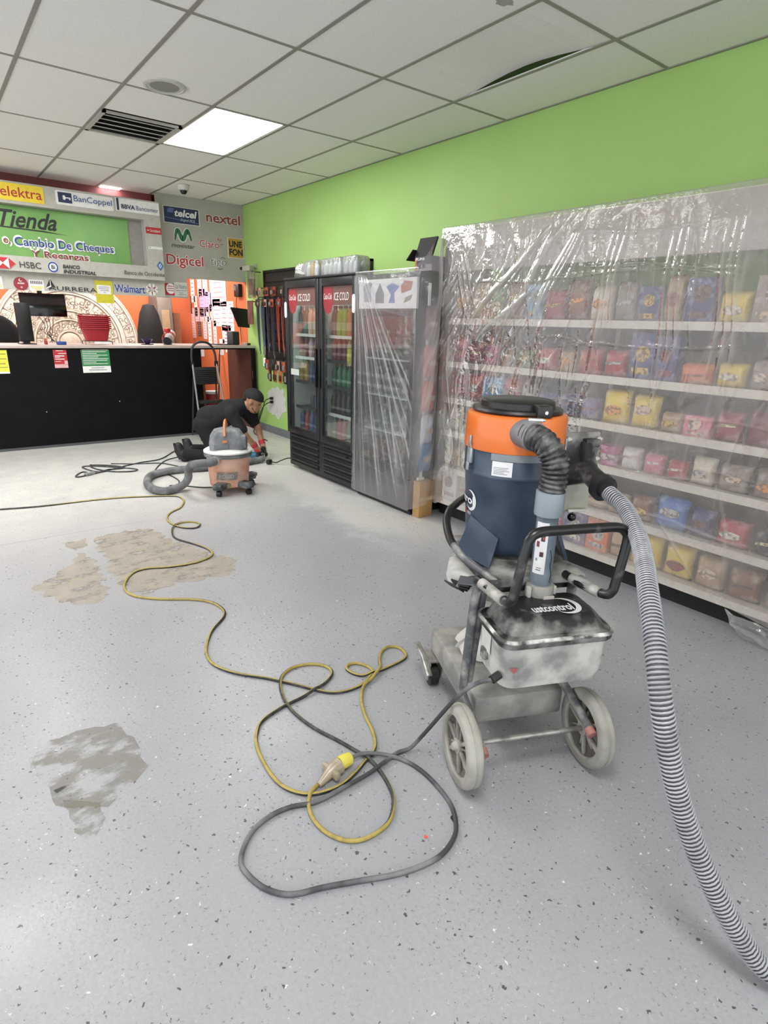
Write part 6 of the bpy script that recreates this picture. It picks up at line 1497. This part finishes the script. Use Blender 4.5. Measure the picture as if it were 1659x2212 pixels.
cordp = lay(YC, .0068, 4, .0125)
cord = thing('extension_cord', 'yellow and black extension cord winding across the grey floor', 'cord', (0, 0, 0))
# two-coloured jacket: twisting halves, yellow and black
def half_tube(pts, r, twist, lo, seg=10):
    P = pts; vs = []; fs = []; nn = len(P); L = 0
    up = Vector((0, 0, 1))
    for i in range(nn):
        t = (P[min(i+1, nn-1)]-P[max(i-1, 0)]); L += (P[i]-P[i-1]).length if i else 0
        t = t.normalized() if t.length > 1e-9 else Vector((1, 0, 0)); s_ = t.cross(up).normalized(); n_ = s_.cross(t)
        for k in range(seg//2+1):
            a = twist(L)+lo+PI*k/(seg//2)
            vs.append(P[i]+r*(math.cos(a)*s_+math.sin(a)*n_))
    w = seg//2+1
    for i in range(nn-1):
        for k in range(w-1): fs.append((i*w+k, (i+1)*w+k, (i+1)*w+k+1, i*w+k+1))
    return MB().add(vs, fs)
tw_ = lambda L: 1.15*math.sin(L*1.9+1.3)+.7*math.sin(L*.77+.4)+.6*math.sin(L*4.3)
obj('yellow_jacket', half_tube(cordp, .0068, tw_, 0.35), pm('cord_yellow', '#a8964e', .55, hx2='#948445', scale=40), cord)
obj('black_jacket', half_tube(cordp, .0068, tw_, PI+.35), pm('cord_black', '#2c2c2a', .5, hx2='#4a4a46', scale=40), cord)
ce = thing('cord_connector', 'translucent lighted socket end of the yellow extension cord', 'connector', (.885, 1.381, .0), math.atan2(.015, .10))
obj('socket_body', MB().tube([(-.07, -.008, .012), (-.05, -.006, .016), (-.02, 0, .022), (.0, 0, .026), (.030, .0, .028)], [.010, .014, .019, .026, .028], 14), pm('socket_clear', '#958873', .3, hx2='#b0a48e', scale=20, spec=.6), ce)
obj('socket_flange', MB().box((-.008, 0, .026), (.022, .085, .034), None, .01), pm('socket_clear', '#958873', .3), ce)
pg = thing('yellow_plug', 'yellow plug of the black power cable pushed into the socket', 'plug', (.935, 1.390, .0), .08)
obj('plug_body', MB().tube([(-.018, 0, .030), (.0, 0, .030), (.026, 0, .026), (.032, .0, .022)], [.024, .025, .023, .014], 16), pm('plug_yellow', '#d9cc56', .4, hx2='#c9ba4c', scale=30), pg)
BC = [(0.96,1.392),(1.001,1.39),(1.034,1.381),(1.085,1.344),(1.127,1.297),(1.146,1.222),(1.145,1.132),(1.127,1.044),(1.091,0.983),(1.047,0.944),(0.973,0.921),(0.894,0.929),(0.816,0.953),(0.725,0.996),(0.636,1.037),(0.569,1.063),(0.531,1.09),(0.5,1.136),(0.483,1.196),(0.483,1.243),(0.515,1.291),(0.568,1.331),(0.635,1.346),(0.699,1.339),(0.774,1.31),(0.872,1.305),(0.981,1.307),(1.066,1.32),(1.139,1.332)]
R_ = Matrix.Rotation(math.atan2(-.409, .912), 3, 'Z')
def m2w(x, y, z): return R_ @ Vector((x, y, z)) + Vector((1.474, .978, 0))
bp_ = [(x, y, .0075) for x, y in BC]
for i in range(4): bp_[i] = (BC[i][0], BC[i][1], (.026, .026, .022, .016)[i])
for i in (25, 26, 27): bp_[i] = (BC[i][0], BC[i][1], .012)
bp_[-1] = (1.135, 1.332, .0085)
ta, tb = Vector((1.175, 1.312, .022)), m2w(-.212, -.028, .43)
tail = [ta.lerp(tb, k/6) + Vector((0, 0, .050*math.sin(PI*(k/6)**1.6))) for k in range(7)]
bk = thing('power_cable', 'black rubber power cable looping from the yellow plug to the dust extractor', 'cable', (0, 0, 0))
obj('cable_jacket', MB().tube(spline(bp_+[tuple(p) for p in tail], 6), .0075, 10), pm('cable_rubber', '#3a3b3e', .55, hx2='#868788', scale=6, lo=.46, hi=.70), bk)
thin = pm('thin_cord_black', '#25272a', .5, hx2='#4b4d50', scale=20)
C1 = [(2.279,6.959),(2.119,6.777),(1.887,6.492),(1.646,6.427),(1.371,6.299),(1.245,6.215),(1.177,6.256),(1.128,6.375),(1.107,6.527),(1.202,6.518),(1.351,6.382),(1.527,6.182),(1.534,6.109),(1.457,6.088),(1.303,6.18),(1.21,6.349),(1.182,6.53),(1.271,6.525),(1.4,6.4),(1.459,6.27),(1.321,6.259),(1.152,6.182),(1.07,6.298),(0.991,6.194),(0.973,6.121),(1.036,6.125),(1.095,6.173)]
t = thing('tangled_cord', 'tangled dark cord in a heap on the floor left of the worker', 'cord', (0, 0, 0))
obj('cord_jacket', MB().tube(lay(C1, .007, 5, .012), .007, 8), thin, t)
obj('plug_end', MB().box((1.10, 6.16, .016), (.10, .045, .030), rotz(.5), .010), pm('plug_grey', '#77787a', .5, hx2='#a5a5a4', scale=20), t)
for k, (pts, lb_) in enumerate(((((2.20,6.62),(2.122,6.518),(1.932,6.413),(1.77,6.18),(1.617,5.858),(1.602,5.781)), 'thin dark cord running from the boot towards the vacuum hose'), (((1.386,6.531),(1.63,6.386),(1.842,6.286),(1.979,5.959)), 'thin dark cord straight across the floor behind the vacuum hose'), (((1.678,5.93),(1.745,5.759),(1.756,5.52),(1.715,5.386),(1.672,5.335)), 'short dark cord end inside the loop of the vacuum hose'), (((1.62,5.36),(1.707,5.313),(1.836,5.158),(1.93,5.10)), 'short dark cord between the vacuum hose and its casters'))):
    t = thing('power_lead', lb_, 'cord'); obj('cord_jacket', MB().tube(spline([(x, y, .006) for x, y in pts], 8), .006, 8), thin, t)
# scraps on the floor
for k, (x, y, s_, hx, lb_) in enumerate(((.845, 1.318, .013, '#2b2c2d', 'dark flat paint scrap on the floor beside the socket end'), (1.10, 1.0, .012, '#26272a', 'dark paint scrap beside the black cable loop'), (.98, 1.0, .006, '#e0523c', 'small orange red dot on the floor inside the cord loop'), (1.70, 1.30, .004, '#e0405a', 'tiny pink scrap on the floor near the shelving'))):
    t = tag(obj('floor_scrap', MB().poly(ragged(disc((0, 0), s_, 7), s_*.25, .01, k), (0, 0, .0012), (1, 0, 0), (0, 1, 0), .001), pm('scrap_%d' % k, hx, .6), smooth=False, loc=(x, y, 0)), lb_, 'scrap')

# ------------------------------------------------------------------ worker
def blob(name, caps, ells=(), voxel=.012, smooth=4):
    mb = MB()
    for (a, b_, r0, r1) in caps:
        a, b_ = Vector(a), Vector(b_)
        mb.ell(a, (r0, r0, r0), 14, 8); mb.ell(b_, (r1, r1, r1), 14, 8); mb.tube([a, b_], [r0*.995, r1*.995], 14)
    for e in ells: mb.ell(e[0], e[1], 18, 12, e[2] if len(e) > 2 else None)
    me = mb.mesh(name); o = bpy.data.objects.new(name, me); COL.objects.link(o)
    m_ = o.modifiers.new('r', 'REMESH'); m_.mode = 'VOXEL'; m_.voxel_size = voxel
    s_ = o.modifiers.new('s', 'SMOOTH'); s_.iterations = smooth; s_.factor = .5
    dg = bpy.context.evaluated_depsgraph_get(); dg.update()
    me2 = bpy.data.meshes.new_from_object(o.evaluated_get(dg)); me2.name = name
    bpy.data.objects.remove(o)
    me2.shade_smooth()
    return me2
W0 = Vector((2.40, 6.20, 0))
PD = Vector((.815, -.580, 0)); PL = Vector((-.580, -.815, 0)); PZ = Vector((0, 0, 1))
def pp(a, l, z): return PD*a+PL*l+PZ*z      # along the body, towards the viewer side, up  (relative to W0)
skin = pm('skin', '#b08468', .5, hx2='#a2785e', scale=14, spec=.3)
shirt = pm('shirt_black', '#121114', .9, hx2='#17161a', scale=10, bump=.5, bscale=16)
trou = pm('trousers_black', '#0c0c0e', .9, hx2='#121214', scale=12, bump=.5, bscale=18)
pel, che, nek, hea = pp(-.065, 0, .40), pp(.20, 0, .545), pp(.345, 0, .61), pp(.445, .0, .655)
sN, sF = pp(.255, .18, .545), pp(.275, -.18, .575)
eN, wN = pp(.375, .185, .335), pp(.455, .085, .20); hN = pp(.495, .055, .125)
eF, wF = pp(.46, -.17, .36), pp(.52, -.05, .21); hF = pp(.545, -.02, .13)
kN, kF = pp(.07, .14, .065), pp(.09, -.15, .065)
aN, aF = pp(-.32, .12, .085), pp(-.30, -.13, .085)
fwd = (PD*.92-PZ*.40).normalized(); upv = (PD*.40+PZ*.92).normalized()
HR = Matrix((fwd, PL, upv)).transposed()      # head axes: x forward, y to the viewer, z crown
def hh(x, y, z): return hea + HR @ Vector((x, y, z))
wk = thing('person', 'person in black T-shirt and cap kneeling on the floor working a blue grinder', 'person', tuple(W0))
body = blob('body', [(pel+PL*.07, che, .115, .12), (pel-PL*.07, che, .115, .12), (che, nek, .11, .062), (nek, hea-upv*.03-fwd*.03, .056, .058),
    (sN, eN, .052, .042), (eN, wN, .042, .030), (sF, eF, .052, .042), (eF, wF, .042, .030), (wN, hN, .030, .036), (wF, hF, .030, .036), (che, sN, .08, .055), (che, sF, .08, .055),
    (pel+PL*.09, kN, .088, .058), (pel-PL*.09, kF, .088, .058), (kN, aN, .056, .042), (kF, aF, .056, .042)],
    [(hh(-.005, 0, .035), (.100, .078, .098), HR), (hh(.035, 0, -.045), (.062, .058, .072), HR), (hh(.068, 0, -.088), (.026, .030, .022), HR),
     (hh(.098, 0, -.018), (.020, .013, .024), HR), (hh(.088, 0, .028), (.014, .052, .012), HR), (hh(.085, 0, -.062), (.014, .026, .010), HR), (hh(-.005, .080, -.005), (.020, .012, .032), HR), (hh(-.005, -.080, -.005), (.020, .012, .032), HR)], .010, 3)
obj('body', body, skin, wk)
sh_mb = blob('shirt', [(pel+PL*.07+PD*.02, che, .120, .138), (pel-PL*.07+PD*.02, che, .120, .138), (che, nek-PD*.02, .135, .082), (sN, sN.lerp(eN, .80), .070, .066), (sF, sF.lerp(eF, .8), .070, .066), (che, sN, .11, .075), (che, sF, .11, .075)], [(pp(.0, 0, .49), (.17, .17, .12))], .012, 3)
obj('t_shirt', sh_mb, shirt, wk)
obj('trousers', blob('trousers', [(pel+PL*.07-PD*.01, pel-PL*.07-PD*.01, .122, .122), (pel+PL*.09, kN, .105, .078), (pel-PL*.09, kF, .105, .078), (kN, aN.lerp(kN, .12), .074, .062), (kF, aF.lerp(kF, .12), .074, .062)], (), .012, 3), trou, wk)
bt = pm('boot_black', '#17161a', .6, hx2='#2b2a2e', scale=14)
for (a, k) in ((aN, kN), (aF, kF)):
    heel = a+PZ*.085-PD*.035; toe = Vector((a.x, a.y, .035))-PD*.005+PD*.02
    b_ = obj('boot', blob('boot', [(a+PD*.03, a-PD*.01, .052, .056), (a-PD*.01, heel, .054, .045), (heel, toe, .044, .042), (toe, toe+PD*.03, .036, .034)], (), .009, 3), bt, wk)
    obj('sole', MB().tube([heel+PZ*.03-PD*.042, heel.lerp(toe, .5)-PD*.05, toe-PZ*.012-PD*.043], [.036, .042, .032], 12, flat=.35), pm('sole_black', '#0f0f10', .8), b_)
# cap and hair
cap_m = pm('cap_black', '#141316', .8, bump=.4, bscale=80)
cp = MB(); vs = []; fs = []; n = 24
for i in range(9):
    t_ = PI*.5*i/8
    for k in range(n):
        a = 2*PI*k/n; vs.append(hh(-.005+.114*math.cos(t_)*math.cos(a), .092*math.cos(t_)*math.sin(a), .052+.095*math.sin(t_)))
for i in range(8):
    for k in range(n): fs.append((i*n+k, i*n+(k+1) % n, (i+1)*n+(k+1) % n, (i+1)*n+k))
obj('cap', clean(cp.add(vs, fs).mesh('cap')), cap_m, wk)
obj('cap_band', MB().tube([hh(-.005+.113*math.cos(2*PI*k/24), .091*math.sin(2*PI*k/24), .050) for k in range(24)], .008, 8, closed=True), cap_m, wk)
obj('hair', blob('hair', [], [(hh(-.068, 0, .015), (.040, .064, .048), HR), (hh(-.03, .0, .035), (.05, .081, .03), HR)], .009, 2), pm('hair_black', '#17110e', .8), wk)
obj('beard', blob('beard', [(hh(.03, .055, -.055), hh(.075, .02, -.092), .010, .012), (hh(.03, -.055, -.055), hh(.075, -.02, -.092), .010, .012), (hh(.075, .02, -.092), hh(.075, -.02, -.092), .012, .012)], (), .006, 2), pm('beard_stubble', '#5b4036', .8), wk)
for s in (-1, 1): obj('eye', MB().ell(tuple(hh(.082, s*.033, .008)), (.009, .012, .006), 10, 6, HR), pm('eye_dark', '#2a1c16', .3), wk)
# gloved hands closed on the grinder
gred = pm('glove_red', '#c43a44', .7, hx2='#a32f38', scale=30); gblk = pm('glove_black', '#1d1b1e', .7)
GA = (PD*.80+PL*.60).normalized(); 
for (w_, h_, sgn) in ((wN, hN, 1), (wF, hF, -1)):
    d = (h_-w_).normalized(); side = d.cross(PD).normalized()*sgn; pn_ = side.cross(d).normalized()
    if pn_.z > 0: pn_ = -pn_
    palm = h_; caps = [(w_.lerp(h_, .55), palm, .030, .034), (palm-side*.022, palm+side*.022+d*.02, .026, .026)]
    for i in range(4):
        f0 = palm+side*(.030-.020*i)+d*.030; L = (.028, .033, .031, .024)[i]
        f1 = f0+d*L*.7+PD*L*.7; f2 = f1+d*L*.6-PD*.004; f3 = f2-PD*L*.5+d*L*.35
        caps += [(f0, f1, .0105, .010), (f1, f2, .010, .0095), (f2, f3, .0095, .0085)]
    t0 = palm+side*.030; t1 = t0+side*.022+d*.020; t2 = t1-side*.006+d*.028
    caps += [(t0, t1, .013, .012), (t1, t2, .012, .0105)]
    g = obj('glove', blob('glove', caps, (), .0055, 2), gblk, wk)
    obj('glove_back', blob('glove_back', [(palm-d*.02-PD*.006+PL*.014*sgn, palm+d*.022+PL*.014*sgn, .028, .026)], (), .007, 2), gred, g)
    obj('cuff', MB().tube([w_-d*.012, w_+d*.035], [.037, .035], 16), gred, g)
# grinder
gq = W0+pp(.44, .03, 0); 
gr_ = thing('angle_grinder', 'blue angle grinder with a dusty guard held on the floor by the worker', 'grinder', (gq.x, gq.y, 0), math.atan2(-.58, .815))
gbl = pm('grinder_blue', '#2f7f9a', .4, hx2='#4a7d8e', scale=12)
obj('motor_body', MB().tube([(-.16, 0, .065), (-.10, 0, .068), (-.02, 0, .070), (.03, 0, .070)], [.026, .030, .034, .036], 16), gbl, gr_)
obj('gear_head', MB().box((.07, 0, .068), (.08, .066, .062), None, .014), pm('grinder_grey', '#6d6f70', .4, .4, hx2='#a5a29b', scale=14), gr_)
obj('guard', MB().lathe([(0, .022), (.078, .022), (.086, .014), (.088, .0), (.080, .0), (.078, .012), (0, .014)], 32, (.115, 0, .002)), pm('guard_dust', '#97948d', .6, hx2='#b9b6ae', scale=12), gr_)
obj('spindle', MB().cyl((.10, 0, .02), (.10, 0, .05), .018), pm('spindle_steel', '#8d8b86', .35, .7), gr_)
obj('side_grip', MB().tube([(.07, -.03, .075), (.06, -.12, .085)], [.013, .016], 12), pm('grip_black', '#161616', .6), gr_)
obj('dust_port', MB().tube([(.04, -.05, .045), (.08, -.03, .035)], [.033, .026], 14), pm('port_grey2', '#77787a', .6), gr_)
